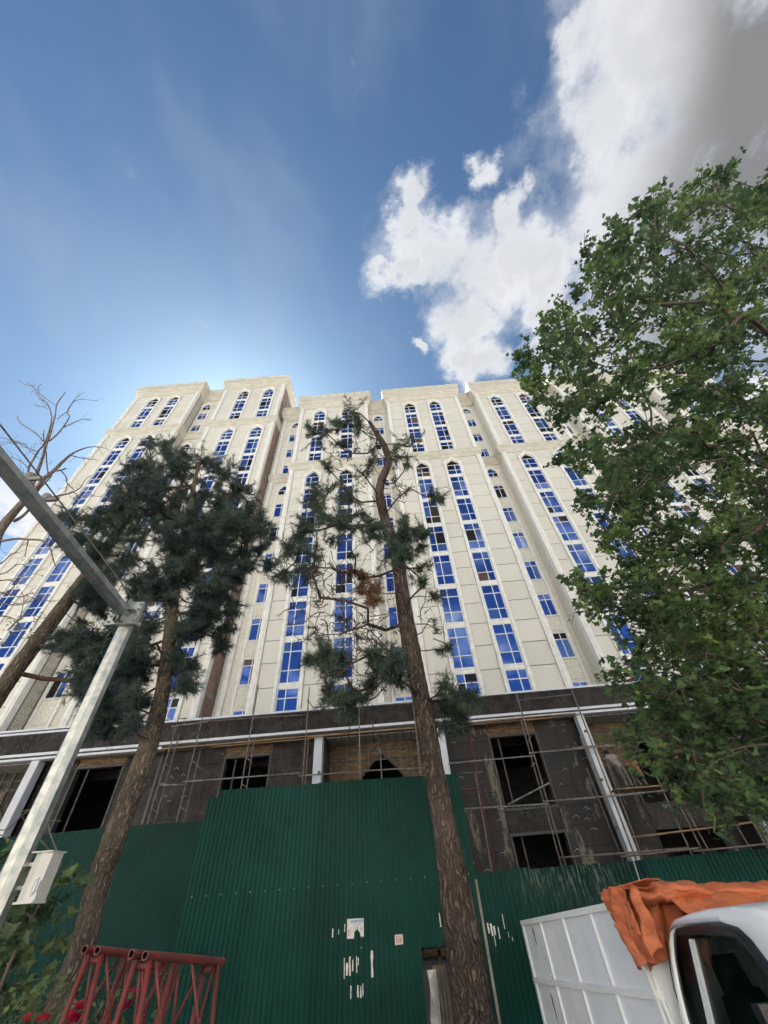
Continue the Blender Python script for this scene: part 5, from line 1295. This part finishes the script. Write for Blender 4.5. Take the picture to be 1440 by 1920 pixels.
def pine(label, knots, Y, clusters, mneedle, name='pine_tree', m='bark', dens=1.0, r0=.010, dead=(), dy=None, needL=.15, sparse=()):
    e = empty(name, (at(knots[0][0], knots[0][1], Y).x, Y, ground_z(Y))); tag(e, label, 'tree')
    P, Rr = trunk(e, knots, Y, m, dy=dy)
    stem = [q for q in P if q.z > 3.2]; lb = Limbs(stem, None)
    T = [c[0] for c in clusters]; lb.grow(T, .25, .06, .4, .07)
    br = MB(); fol = Fol(); tw = MB(); dfol = Fol()
    tips = list(lb.tip)
    order = {tuple(lb.n[t]): t for t in tips}
    for (c, r, dn) in clusters:
        k = order.get(tuple(c)); a = lb.n[lb.par[k]] if k is not None else c
        out = (c-a); out = out.normalized() if out.length > 1e-4 else Vector((0, 0, 1))
        nt = max(3, int(8*dn*dens)); isd = any((c-q).length < .05 for q in dead)
        for q in range(nt):
            d = Vector(rand_dirs(1)[0])*1.0+out*.35+Vector((0, 0, .12)); d.normalize(); L = r*random.uniform(.5, 1.55)
            st = c-out*r*random.uniform(0, .5); mid = st+d*L*.5+Vector((random.uniform(-.06, .06), random.uniform(-.06, .06), -.03)); en = st+d*L
            tw.tube([st, mid, en], [.009, .007, .004], 4, caps=False)
            if dn < .45 and random.random() < .45: continue
            for g_ in range(4 if dn >= .45 else 2):
                u = 1-.24*g_; p = st.lerp(en, u) if g_ else en
                ax = (en-mid)+Vector(rand_dirs(1)[0])*(.05+.10*g_); needle_tuft(dfol if isd else fol, p, ax, needL*random.uniform(.8, 1.2), n=26 if not isd else 34)
                # side shoots
                if random.random() < .7:
                    sd_ = Vector(rand_dirs(1)[0])*.13; tw.tube([p, p+sd_], [.005, .003], 3, caps=False); needle_tuft(dfol if isd else fol, p+sd_, sd_, needL*random.uniform(.7, 1.1), n=20)
    lb.mesh(br, r0=r0, ex=.46)
    br.build('branches', M['bark_up'] if m != 'bark_grey' else M['bark_grey'], e, True); tw.build('twigs', M['twig'], e)
    tag(fol.build('needles', mneedle, e), kind='stuff')
    if dfol.c: tag(dfol.build('dead_needles', 'needle_dead', e), kind='stuff')
    return e
# sparse pine in the middle
Yc = 6.5
kn = [(905, 1990, 92), (890, 1920, 76), (864, 1740, 66), (835, 1560, 44), (812, 1440, 38), (796, 1340, 34), (772, 1220, 31), (758, 1140, 27), (745, 1050, 23), (726, 985, 18), (712, 930, 16), (716, 900, 15), (728, 868, 13), (722, 840, 12), (706, 812, 9), (692, 790, 5)]
CLc = [(603, 795, 22, .8, .2), (660, 772, 26, 1.1, -.3), (668, 800, 22, .9, -.3), (592, 822, 22, 1, .3), (632, 805, 14, .6, 0), (628, 838, 22, .7, .2), (612, 872, 16, .6, .1), (655, 850, 20, .5, .4), (700, 868, 22, .6, -.5), (690, 850, 20, .5, .3), (738, 845, 24, .7, -.4), (768, 838, 18, .6, .2), (765, 860, 16, .5, -.2),
       (748, 825, 16, .4, .5), (640, 905, 26, .9, .5), (612, 925, 28, 1.1, -.4), (655, 930, 24, .9, .3), (590, 960, 26, 1.1, .2), (575, 985, 30, 1.2, -.3), (610, 985, 24, .9, .4), (555, 1005, 22, .9, .0), (548, 1040, 28, 1.2, .3), (530, 1075, 22, 1.0, -.1), (562, 1068, 24, 1.1, .4), (590, 1040, 22, .8, -.5), (645, 965, 26, 1.0, -.4), (668, 985, 22, .8, .3), (622, 1015, 20, .5, .1),
       (700, 1005, 20, .8, -.4), (690, 985, 18, .6, .2), (758, 985, 24, 1.0, -.5), (780, 1000, 22, .9, .1), (762, 1020, 26, 1.2, -.3), (788, 1028, 16, .6, .3), (738, 1030, 22, 1.0, -.7), (752, 925, 16, .3, .2), (768, 915, 14, .3, -.2), (740, 905, 14, .3, .1), (822, 935, 13, .9, .2),
       (678, 1085, 20, .9, .2), (694, 1108, 22, 1.0, 0), (665, 1070, 16, .5, .1), (702, 1120, 20, .7, -.3), (625, 1100, 18, .3, .4), (600, 1120, 16, .3, -.2), (640, 1140, 22, .25, .2), (612, 1165, 20, .25, -.3), (655, 1180, 22, .3, .3), (690, 1170, 20, .25, 0), (605, 1190, 18, .4, .1), (785, 1065, 16, .5, .1), (792, 1100, 14, .5, -.2), (776, 1085, 14, .4, .3), (818, 1120, 12, .5, .1), (806, 1160, 14, .4, -.2), (822, 1180, 12, .4, .2),
       (585, 1232, 26, 1.2, .1), (612, 1222, 26, 1.2, -.3), (640, 1232, 26, 1.2, .3), (605, 1250, 24, 1.1, .4), (635, 1258, 22, 1.0, -.2), (700, 1225, 26, 1.2, -.2), (728, 1232, 28, 1.3, .2), (750, 1222, 24, 1.1, -.4), (710, 1262, 26, 1.3, .1), (738, 1268, 26, 1.2, -.3), (700, 1285, 22, 1.0, .2), (610, 1302, 24, 1.1, .2), (640, 1312, 26, 1.1, -.2), (665, 1298, 20, .8, .3), (655, 1330, 20, .9, .1), (680, 1310, 18, .5, -.1), (770, 1275, 18, .5, .3),
       (838, 1215, 12, .5, .1), (832, 1285, 16, .5, -.2), (850, 1312, 24, 1.2, .1), (872, 1305, 20, 1.0, -.2), (845, 1335, 24, 1.2, .2), (885, 1318, 14, .6, .1), (838, 1362, 18, .9, 0), (862, 1350, 18, .9, .2), (622, 1065, 18, .25, .1), (660, 1035, 18, .3, -.2), (715, 1055, 18, .4, .3), (800, 1060, 10, .3, 0)]
def mkcl(L, Y, spread=1.0):
    out = []
    for (x, y, r, dn, off) in L:
        p = at(x, y, Y+off*2.2*spread); out.append((p, r*project(p)[2]/FPX*1.05, dn))
    return out
rj = random.Random(8); extra = []
for (x, y, r, dn, off) in CLc:
    if (x, y) in ((678, 1085), (694, 1108), (665, 1070), (702, 1120)): continue
    for q in range(1 if dn >= .6 and y < 1200 else 0): extra.append((x+rj.uniform(-1.1, 1.1)*r, y+rj.uniform(-1.0, .9)*r, r*rj.uniform(.7, 1), dn*rj.uniform(.7, 1), off+rj.uniform(-.25, .25)))
CLc = CLc+extra
cc = mkcl(CLc, Yc); deadc = [cc[i][0] for i, q in enumerate(CLc) if (q[0], q[1]) in ((678, 1085), (694, 1108), (665, 1070), (702, 1120))]
pine('sparse half bare pine with a curved top, in front of the green gate', kn, Yc, cc, 'needle_b', m='bark', dens=.85, dead=deadc, r0=.011, dy=[0, 0, 0, 0, 0, .05, .1, .15, .25, .3, .3, .2, .15, .1, .0, -.1])
# bare curling twigs hanging in the middle of the sparse pine
sp_ = bpy.data.objects['pine_tree']; tg = MB()
for (x, y, r, n) in ((640, 1130, 70, 26), (610, 1080, 60, 20), (690, 1160, 60, 22), (660, 1210, 60, 16), (720, 1060, 40, 12), (600, 1170, 50, 16), (780, 1180, 40, 10), (640, 880, 50, 10), (740, 900, 50, 12), (690, 940, 40, 8), (560, 1060, 40, 8), (700, 1300, 60, 14)):
    for k in range(n):
        p = at(x+rj.uniform(-1, 1)*r, y+rj.uniform(-1, 1)*r, Yc+rj.uniform(-.8, .9)); d = Vector(rand_dirs(1)[0]); L = rj.uniform(.35, .9); P = [p]
        for q in range(7):
            d = (d+Vector(rand_dirs(1)[0])*.55+Vector((0, 0, -.06))).normalized(); P.append(P[-1]+d*L/7)
            if rj.random() < .4: tg.tube([P[-1], P[-1]+(d+Vector(rand_dirs(1)[0])).normalized()*rj.uniform(.06, .2)], [.006, .003], 3, caps=False)
        tg.tube(P, [.011-.001*q for q in range(8)], 4, caps=False)
tag(tg.build('bare_twigs', M['twig'], sp_), kind='stuff')
# dense pines on the left
Ya = 7.5
knA = [(80, 1985, 56), (104, 1913, 50), (128, 1843, 45), (155, 1777, 42), (167, 1729, 41), (190, 1640, 40), (214, 1573, 40), (240, 1500, 37), (272, 1418, 34), (304, 1299, 26), (319, 1186, 22), (327, 1108, 18), (340, 1040, 14), (352, 980, 11), (362, 920, 8), (372, 870, 5)]
polyA = [(285, 812), (305, 818), (325, 835), (350, 832), (362, 850), (395, 850), (410, 880), (440, 868), (455, 905), (478, 925), (480, 955), (512, 960), (498, 985), (510, 1010), (485, 1050), (452, 1075), (440, 1105), (455, 1125), (425, 1165), (430, 1195), (405, 1225), (375, 1215), (360, 1250), (370, 1275), (342, 1300), (318, 1290), (310, 1250), (330, 1180), (300, 1140), (270, 1210), (270, 1300), (255, 1370), (220, 1385), (165, 1372), (150, 1335), (165, 1310), (125, 1290), (150, 1255), (185, 1262), (190, 1235), (130, 1228), (98, 1215), (110, 1175), (150, 1150), (150, 1105), (185, 1070), (165, 1040), (120, 1020), (105, 990), (110, 950), (165, 965), (205, 955), (222, 930), (225, 905), (215, 880), (240, 860), (262, 872), (270, 835)]
gapsA = [[(255, 1010), (330, 1030), (300, 1075), (255, 1060)], [(330, 1110), (360, 1090), (365, 1160), (335, 1190)], [(205, 1095), (250, 1100), (240, 1180), (200, 1150)], [(130, 985), (180, 980), (190, 1000), (150, 1010)]]
def fill(poly, n, Y, rpx, gaps=(), thin=.12, spread=2.4, seedr=random.Random(3), xr=None):
    xs_ = [p[0] for p in poly]; ys_ = [p[1] for p in poly]; out = []; tries = 0
    while len(out) < n and tries < 20000:
        tries += 1; x = seedr.uniform(min(xs_), max(xs_)); y = seedr.uniform(min(ys_), max(ys_))
        if not in_poly(x, y, poly): continue
        dn = seedr.uniform(.7, 1.2)
        if any(in_poly(x, y, g_) for g_ in gaps):
            if seedr.random() > .35: continue
            dn = .4
        p = at(x, y, Y+seedr.uniform(-1, 1)*spread*.5); s = project(p)[2]/FPX
        if any((p-q[0]).length < .20 for q in out): continue
        out.append((p, rpx*s*seedr.uniform(.8, 1.2), dn, x, y))
    return out
allA = fill(polyA, 430, 7.9, 19, gapsA, spread=3.2)
sideB = lambda x, y: x < 240-(y-1000)*.05
clA = [c[:3] for c in allA if not sideB(c[3], c[4])]; clB = [c[:3] for c in allA if sideB(c[3], c[4])]
pine('dense dark pine with a tall bare trunk, standing left in front of the green fence', knA, Ya, clA, 'needle', dens=1.0, r0=.010, m='bark_tan')
knB = [(-95, 1450, 34), (0, 1299, 28), (75, 1195, 25), (152, 1093, 21), (215, 1005, 15), (262, 930, 10), (288, 870, 5)]
pine('leaning pine stem behind the pole arm, its crown merging with the dense pine', knB, 8.6, clB, 'needle', dens=1.05, r0=.010, m='bark_tan')

# bare tree at the left edge
def bare_tree():
    Y = 8.0; e = empty('bare_tree', (at(-60, 1150, Y).x, Y, ground_z(Y))); tag(e, 'leafless tree with pale twisting branches against the sky at the left edge', 'tree')
    S = 220/1320.0; z = lambda x, y: (x*S, 700+y*S)
    main = [(-150, 2400, 62), (-60, 1900, 56), (30, 1720, 48), (160, 1560, 40), (300, 1390, 34), (380, 1210, 22), (470, 980, 15), (520, 800, 14), (560, 700, 11), (590, 590, 9), (620, 480, 7), (640, 350, 6), (700, 260, 4.5), (740, 210, 3)]
    B = [[(300, 1390, 20), (400, 1300, 22), (500, 1180, 22), (600, 1100, 20), (700, 1000, 16), (790, 920, 12), (880, 870, 9), (1000, 830, 6), (1120, 830, 4), (1230, 860, 2.5)],
         [(600, 1100, 12), (680, 1090, 10), (740, 1070, 8)], [(690, 1100, 7), (745, 1170, 7), (760, 1240, 6), (830, 1310, 5)], [(760, 1240, 4), (735, 1330, 3)], [(790, 920, 7), (900, 950, 5), (1000, 965, 4), (1080, 970, 2)],
         [(300, 1390, 14), (330, 1250, 13), (320, 1080, 12), (380, 960, 11), (440, 860, 10), (500, 790, 9), (560, 620, 8), (580, 480, 7), (530, 340, 6), (440, 290, 4)], [(520, 330, 4), (430, 250, 4), (380, 160, 3.5), (270, 120, 3), (200, 75, 2)],
         [(620, 360, 4), (530, 290, 4), (440, 220, 4), (430, 160, 3), (470, 115, 2)], [(380, 150, 3), (300, 100, 2)], [(560, 760, 9), (650, 680, 8), (720, 590, 7), (780, 490, 6), (760, 430, 6), (830, 320, 4.5), (920, 295, 3), (1100, 310, 2)], [(820, 320, 3), (870, 260, 3), (950, 215, 2)], [(640, 520, 5), (700, 470, 4.5), (760, 430, 4)],
         [(720, 600, 6), (800, 570, 5), (930, 515, 4), (1030, 530, 2.5)], [(480, 760, 8), (420, 690, 7), (340, 630, 6), (230, 560, 5), (195, 490, 4)], [(540, 400, 3.5), (480, 375, 3), (430, 370, 2.5)], [(500, 790, 7), (490, 700, 5.5), (495, 640, 4)],
         [(420, 880, 6), (330, 850, 5), (240, 800, 5), (120, 750, 4), (0, 720, 3.5)], [(240, 800, 4), (120, 780, 3.5), (0, 810, 3)], [(440, 960, 4), (350, 880, 3.5), (280, 800, 3), (150, 760, 2.5), (0, 780, 2.5)], [(310, 1060, 6), (220, 980, 5), (100, 940, 4), (0, 935, 3.5)], [(330, 1150, 5), (200, 1090, 5), (80, 1065, 5), (0, 1030, 5)],
         [(400, 1460, 12), (420, 1330, 11), (520, 1220, 9), (580, 1150, 8)], [(160, 1660, 20), (260, 1600, 16), (390, 1470, 15), (500, 1430, 14), (640, 1380, 12), (780, 1350, 9), (900, 1290, 6), (960, 1200, 4), (1020, 1150, 3)], [(830, 1340, 6), (900, 1380, 5), (1040, 1380, 4), (1160, 1390, 2.5)], [(450, 1470, 7), (520, 1510, 6), (580, 1580, 5), (640, 1650, 3)], [(515, 1520, 4), (540, 1620, 3), (550, 1700, 2.5)],
         [(-60, 1900, 16), (60, 1880, 14), (200, 1860, 14), (330, 1870, 13), (470, 1880, 11), (560, 1960, 9), (600, 2100, 7), (640, 2200, 5)], [(320, 1870, 6), (300, 1960, 5), (280, 2060, 4)], [(540, 1120, 8), (525, 1000, 7), (520, 880, 6)], [(330, 1190, 5), (240, 1180, 4), (150, 1200, 3)], [(320, 1260, 4), (230, 1240, 3.5), (130, 1200, 3)]]
    # low twiggy boughs over the facade
    for (x, y, dx, dy) in ((-20, 2250, 420, -160), (-20, 2360, 520, -90), (-20, 2480, 560, 20), (-20, 2600, 640, -60), (-20, 2150, 300, -220), (-20, 2750, 480, -20), (100, 2900, 260, -380), (-20, 2500, 350, -260)):
        B.append([(x+dx*t+30*math.sin(t*7+x), y+dy*t+30*math.sin(t*9+y), 8-6*t) for t in (0, .2, .4, .6, .8, 1)])
    off = 0; tw = MB(); twig_pts = []
    k3 = [(*z(x, y), w) for x, y, w in main]
    def to3(L, d0):
        P = []; Rr = []
        for i, (x, y, w) in enumerate(L):
            X, Yp = z(x, y); p = at(X, Yp, Y+d0*(i/len(L))*1.2); P.append(p); Rr.append(max(.005, w*S*project(p)[2]/FPX/2*1.9))
        return smooth_path(P, 5), lerp_list(Rr, 5)
    P, Rr = to3(main, 0)
    zg = ground_z(Y)-.05; P = [Vector((P[0].x-.25, Y, zg)), Vector((P[0].x-.1, Y, (zg+P[0].z)/2))]+P; Rr = [Rr[0]*1.25, Rr[0]*1.1]+Rr
    MB().tube(P, Rr, 14, jitter=bark_jit(.08, 2.0)).build('trunk', M['bark_grey'], e, True)
    rb = random.Random(5)
    for L in B:
        P, Rr = to3(L, rb.uniform(-1, 1)); MB().tube(P, Rr, 7, caps=False, jitter=bark_jit(.06, 1.0)).build('branch', M['bark_grey'], e, True)
        for i in range(2, len(P)-1):
            if Rr[i] < .03 and rb.random() < .42:
                d = (P[i+1]-P[i-1]).normalized(); sd_ = (d*.6+Vector((rb.gauss(0, .7), rb.gauss(0, .7), rb.gauss(.15, .7)))).normalized(); Lt = rb.uniform(.12, .45)
                a = P[i]; b = a+sd_*Lt*.5+Vector((rb.gauss(0, .03), rb.gauss(0, .03), rb.gauss(0, .03))); c = b+(sd_+Vector((rb.gauss(0, .4), rb.gauss(0, .4), rb.gauss(0, .4)))).normalized()*Lt*.5
                tw.tube([a, b, c], [.007, .005, .003], 4, caps=False); twig_pts.append(c)
                if rb.random() < .6:
                    c2 = b+(sd_+Vector((rb.gauss(0, .8), rb.gauss(0, .8), rb.gauss(0, .8)))).normalized()*Lt*.4; tw.tube([b, c2], [.004, .0025], 3, caps=False)
    tw.build('twigs', M['bark_grey'], e)
    # the few leaf sprays left on the low boughs
    fol = Fol()
    for (x, y, r, n) in ((35, 1180, 22, 26), (70, 1160, 16, 18), (15, 1205, 18, 20), (60, 1050, 14, 10), (25, 1165, 14, 12), (55, 1190, 12, 12)):
        c = at(x, y, Y+.3); s_ = project(c)[2]/FPX
        for q in range(n):
            p = c+Vector(rand_dirs(1)[0])*r*s_*random.random()**.5; add_leaf(fol, p, .09, simple=True)
    tag(fol.build('leaves', 'leaf_dark', e), kind='stuff')
# lobed leaf
LOB = np.array([(0, 0), (.22, .02), (.52, -.02), (.42, .20), (.62, .46), (.34, .46), (.20, .58), (0, 1.0), (-.20, .58), (-.34, .46), (-.62, .46), (-.42, .20), (-.52, -.02), (-.22, .02)])
LOBF = [(0, 1, 3), (1, 2, 3), (0, 3, 5), (3, 4, 5), (0, 5, 6), (0, 6, 7), (0, 7, 8), (0, 8, 9), (9, 10, 11), (0, 9, 11), (11, 12, 13), (0, 11, 13)]
SIM = np.array([(0, 0), (.28, .35), (0, 1), (-.28, .35)]); SIMF = [(0, 1, 2), (0, 2, 3)]
def leaf_basis():
    n = np.array([random.gauss(0, .62), random.gauss(0, .62), 1.0]); n /= np.linalg.norm(n); a = random.uniform(0, 2*math.pi); t = np.array([math.cos(a), math.sin(a), random.gauss(-.35, .3)])
    t -= n*(t@n); t /= np.linalg.norm(t); return t, np.cross(n, t), n
def leaf_verts(p, size, simple=False):
    L = SIM if simple else LOB; t, s_, n = leaf_basis(); fold = .22*np.abs(L[:, 0])-.16*L[:, 1]**2+.05
    return np.array(p)+size*(L[:, 1:2]*t+L[:, 0:1]*s_+fold[:, None]*n*random.uniform(.3, 1.2))
def add_leaf(fol, p, size, simple=False):
    fol.add(leaf_verts(p, size, simple), SIMF if simple else LOBF)
bare_tree()

# plane tree on the right
def plane_tree():
    e = empty('plane_tree', (10.3, 4.6, ground_z(4.6))); tag(e, 'large leafy plane tree filling the right side', 'tree')
    stem = smooth_path([(10.3, 4.6, -.1), (10.1, 4.6, 1.6), (9.7, 4.5, 3.2), (9.6, 4.2, 5.0), (9.9, 3.7, 7.0), (10.2, 3.2, 9.0), (10.4, 2.7, 10.8), (10.5, 2.3, 12.2)], 8)
    rad = lerp_list([.36, .31, .28, .25, .21, .16, .11, .05], 8)
    MB().tube(stem, rad, 20, jitter=bark_jit(.06, 4.0)).build('trunk', M['bark_grey'], e, True)
    poly = [(978, 690), (988, 640), (1002, 598), (1045, 588), (1050, 540), (1082, 515), (1080, 475), (1120, 448), (1155, 410), (1200, 395), (1228, 350), (1260, 350), (1275, 325), (1300, 328), (1335, 318), (1362, 332), (1384, 308), (1402, 330), (1420, 342), (1460, 325), (1560, 280), (1800, 330), (2050, 700), (2050, 1450), (1700, 1560), (1440, 1530), (1400, 1545), (1330, 1515), (1295, 1548), (1265, 1535), (1275, 1480), (1245, 1440), (1210, 1415), (1150, 1395), (1160, 1365), (1205, 1340), (1160, 1320), (1120, 1265), (1170, 1255), (1205, 1235), (1150, 1205), (1165, 1165), (1130, 1150), (1070, 1118), (1085, 1085), (1140, 1085), (1150, 1060), (1105, 1030), (1060, 985), (1105, 965), (1075, 945), (1068, 915), (1045, 890), (1030, 868), (1048, 845), (1085, 850), (1095, 815), (1050, 790), (1000, 775), (980, 740)]
    thin = [[(1150, 740), (1230, 735), (1225, 800), (1165, 800)], [(1255, 905), (1310, 900), (1310, 965), (1255, 970)], [(1220, 1030), (1260, 1030), (1255, 1095), (1220, 1090)], [(1385, 640), (1440, 620), (1440, 700), (1390, 700)], [(1130, 870), (1170, 860), (1180, 905), (1140, 905)], [(1320, 690), (1350, 690), (1350, 730), (1320, 730)]]
    poly = [(x+(10 if y > 1040 else 6), y) if x < 1300 and y > 560 else (x, y) for (x, y) in poly]
    rp = random.Random(11); T = []; tries = 0
    def depth(y): return np.interp(y, [280, 600, 900, 1200, 1400, 1560], [9.6, 8.6, 7.4, 6.2, 5.4, 5.0])
    while len(T) < 820 and tries < 60000:
        tries += 1; x = rp.uniform(970, 2050); y = rp.uniform(290, 1560)
        if x > 1500 and rp.random() < .72: continue
        if not in_poly(x, y, poly): continue
        if any(in_poly(x, y, q) for q in thin) and rp.random() < .85: continue
        d = depth(y)+rp.uniform(-1, 1)*(1.5+.6*(1400-min(y, 1400))/1000); p = atd(x, y, d)
        if p.z < 2.3: continue
        if any((p-q[0]).length < .255 for q in T): continue
        edge = not in_poly(x-34, y, poly) or not in_poly(x-18, y-26, poly)
        T.append((p, .40*(.62 if edge else 1), x, y, edge))
    lb = Limbs(stem[18:], None); lb.grow([t[0] for t in T], .22, .03, .4, .05)
    br = MB(); lb.mesh(br, r0=.0065, ex=.46); br.build('branches', M['twig'], e, True)
    cand = []; tw = MB()
    order = {tuple(lb.n[t]): t for t in lb.tip}
    for (c, r, x, y, edge) in T:
        k = order[tuple(c)]; a = lb.n[lb.par[k]]; out = (c-a).normalized()
        nsp = 7 if not edge else 6
        if x > 1520: nsp = 4
        for q in range(nsp):
            d = (Vector(rand_dirs(1)[0])+out*.5+Vector((0, 0, .1))).normalized(); L = r*random.uniform(.6, 1.35 if not edge else 1.9); st = c-out*r*random.uniform(0, .6); en = st+d*L; mid = st.lerp(en, .5)+Vector((0, 0, .03))
            tw.tube([st, mid, en], [.007, .005, .003], 4, caps=False)
            for g_ in range(random.randint(8, 12)):
                u = random.uniform(.25, 1.08); p = st.lerp(en, u)+Vector(rand_dirs(1)[0])*.07; cand.append((p, random.triangular(.045, .13, .085)))
    tw.build('twigs', M['twig'], e)
    # those that show largest become parts of their own, the rest one mass
    def show(q):
        x, y, d = project(q[0]); return q[1]/d if (0 < x < 1440 and 0 < y < 1920 and d > .5) else 0
    cand.sort(key=show, reverse=True); big, rest = cand[:280], cand[280:]
    fol = Fol(); fol2 = Fol()
    for (p, s_) in rest: add_leaf(fol if mnoise.noise(p*.9) > -.12 else fol2, p, s_)
    tag(fol.build('foliage', 'leaf', e), kind='stuff'); tag(fol2.build('foliage', 'leaf_b', e), kind='stuff')
    proto = []
    for k in range(10):
        me = bpy.data.meshes.new('leaf'); V = leaf_verts((0, 0, 0), 1.0); me.from_pydata([tuple(v) for v in V], [], LOBF); me.materials.append(M['leaf_b' if k % 3 == 0 else 'leaf']); proto.append(me)
    for i, (p, s_) in enumerate(big):
        o = link('leaf', proto[i % 10], e, p); o.scale = (s_, s_, s_); o.rotation_euler = (random.gauss(0, .2), random.gauss(0, .2), random.uniform(0, 6.28))
plane_tree()

# young plane sapling behind the pole, lower left
def sapling():
    Y = 6.1; e = empty('plane_sapling', (at(-20, 1900, Y).x, Y, ground_z(Y))); tag(e, 'young plane sapling with lobed leaves below the grey equipment box', 'sapling')
    base = Vector((at(-20, 1900, Y).x, Y, ground_z(Y))); st = smooth_path([base, base+Vector((.05, .02, .8)), base+Vector((.0, 0, 1.6)), base+Vector((.1, .05, 2.4))], 5); MB().tube(st, lerp_list([.03, .025, .018, .008], 5), 8).build('stem', M['bark_grey'], e, True)
    sprays = [[(20, 1690), (70, 1665), (120, 1640), (165, 1630)], [(10, 1800), (50, 1785), (90, 1770), (130, 1757)], [(0, 1650), (20, 1600), (30, 1590)], [(0, 1720), (30, 1740), (40, 1760)], [(30, 1720), (55, 1710), (75, 1725)], [(5, 1850), (50, 1840), (95, 1830)], [(0, 1880), (40, 1870), (80, 1880)], [(70, 1690), (100, 1690), (115, 1700)], [(0, 1770), (25, 1775), (40, 1785)], [(-10, 1560), (15, 1555), (40, 1530), (60, 1515)], [(40, 1530), (70, 1520), (95, 1530)], [(10, 1630), (30, 1620)], [(60, 1655), (95, 1660), (130, 1655)], [(0, 1700), (20, 1690)], [(-5, 1840), (20, 1820)], [(90, 1545), (115, 1540)]]
    tw = MB(); ls = []
    for S_ in sprays:
        dd = random.uniform(-.35, .35); P = [at(x, y, Y+dd) for x, y in S_]; near = min(st, key=lambda q: (q-P[0]).length)
        path = smooth_path([near]+P, 4); tw.tube(path, lerp_list([.008]+[.006]*(len(P)-1)+[.003], 4), 5, caps=False)
        for q in path[2:]:
            for g_ in range(3):
                if random.random() < .95: ls.append((q+Vector((random.gauss(0, .06), random.gauss(0, .06), random.gauss(-.03, .05))), random.uniform(.09, .17)))
    tw.build('branches', M['bark_grey'], e)
    proto = []
    for k in range(6):
        me = bpy.data.meshes.new('leaf'); V = leaf_verts((0, 0, 0), 1.0); me.from_pydata([tuple(v) for v in V], [], LOBF); me.materials.append(M['leaf_dark' if k % 2 else 'leaf']); proto.append(me)
    for i, (p, s_) in enumerate(ls[:290]):
        o = link('leaf', proto[i % 6], e, p); o.scale = (s_,)*3; o.rotation_euler = (random.gauss(0, .3), random.gauss(0, .3), random.uniform(0, 6.28))
sapling()

# rose bush at the lower left
def rose_bush(label, px, py, Y, w, h, roses, n):
    c = at(px, py, Y); g0 = ground_z(Y); e = empty('rose_bush', (c.x, Y, g0)); tag(e, label, 'rose bush', 'rose bushes below the red frames')
    cn = MB(); fol = Fol()
    for k in range(12):
        top = Vector((c.x+random.uniform(-w, w), Y+random.uniform(-.3, .3), c.z+random.uniform(-h*.3, h))); bs = Vector((c.x+random.uniform(-.15, .15), Y+random.uniform(-.1, .1), g0))
        P = smooth_path([bs, bs.lerp(top, .6)+Vector((0, 0, .12)), top], 6); cn.tube(P, lerp_list([.008, .006, .003], 6), 5, caps=False)
        for q in P[5:]:
            for g_ in range(n): add_leaf(fol, q+Vector((random.gauss(0, .09), random.gauss(0, .09), random.gauss(0, .06))), random.uniform(.045, .075), simple=True)
    cn.build('canes', M['twig'], e); tag(fol.build('foliage', 'leaf_dark', e), kind='stuff')
    for (x, y, off) in roses:
        p = at(x, y, Y+off); mb = MB()
        for ring_, (np_, r, tilt) in enumerate(((3, .012, .1), (5, .024, .35), (6, .036, .75))):
            for q in range(np_):
                a = 2*math.pi*q/np_+ring_*.6; d = Vector((math.cos(a), math.sin(a), 0)); t = Vector((-d.y, d.x, 0)); u = Vector((0, 0, 1))
                rows = []
                for v in range(4):
                    f = v/3; ctr = p+d*(r*(.35+.65*math.sin(f*1.5)+tilt*f*.5))+u*(.045*f-.02*tilt*f*f)
                    wv = r*(.5+.7*math.sin(min(1, f+.15)*2.4)); rows.append([ctr-t*wv-d*wv*.25, ctr, ctr+t*wv-d*wv*.25])
                b = len(mb.v)
                for rw in rows: mb.v += [tuple(x_) for x_ in rw]
                for v in range(3):
                    for k in range(2): mb.f.append((b+v*3+k, b+v*3+k+1, b+v*3+k+4, b+v*3+k+3)); mb.mi.append(0)
        mb.build('rose', M['petal'], e, True)
rose_bush('rose bush with pink red blooms at the foot of the rear red frame', 185, 1890, 4.6, .38, .12, [(150, 1892, -.2), (128, 1912, -.3), (248, 1868, -.1), (228, 1895, 0), (235, 1885, .15), (138, 1917, -.2)], 5)
rose_bush('rose bush with grey green leaves in the lower left corner', 45, 1900, 5.0, .36, .14, [(52, 1915, -.2), (78, 1916, -.3)], 5)
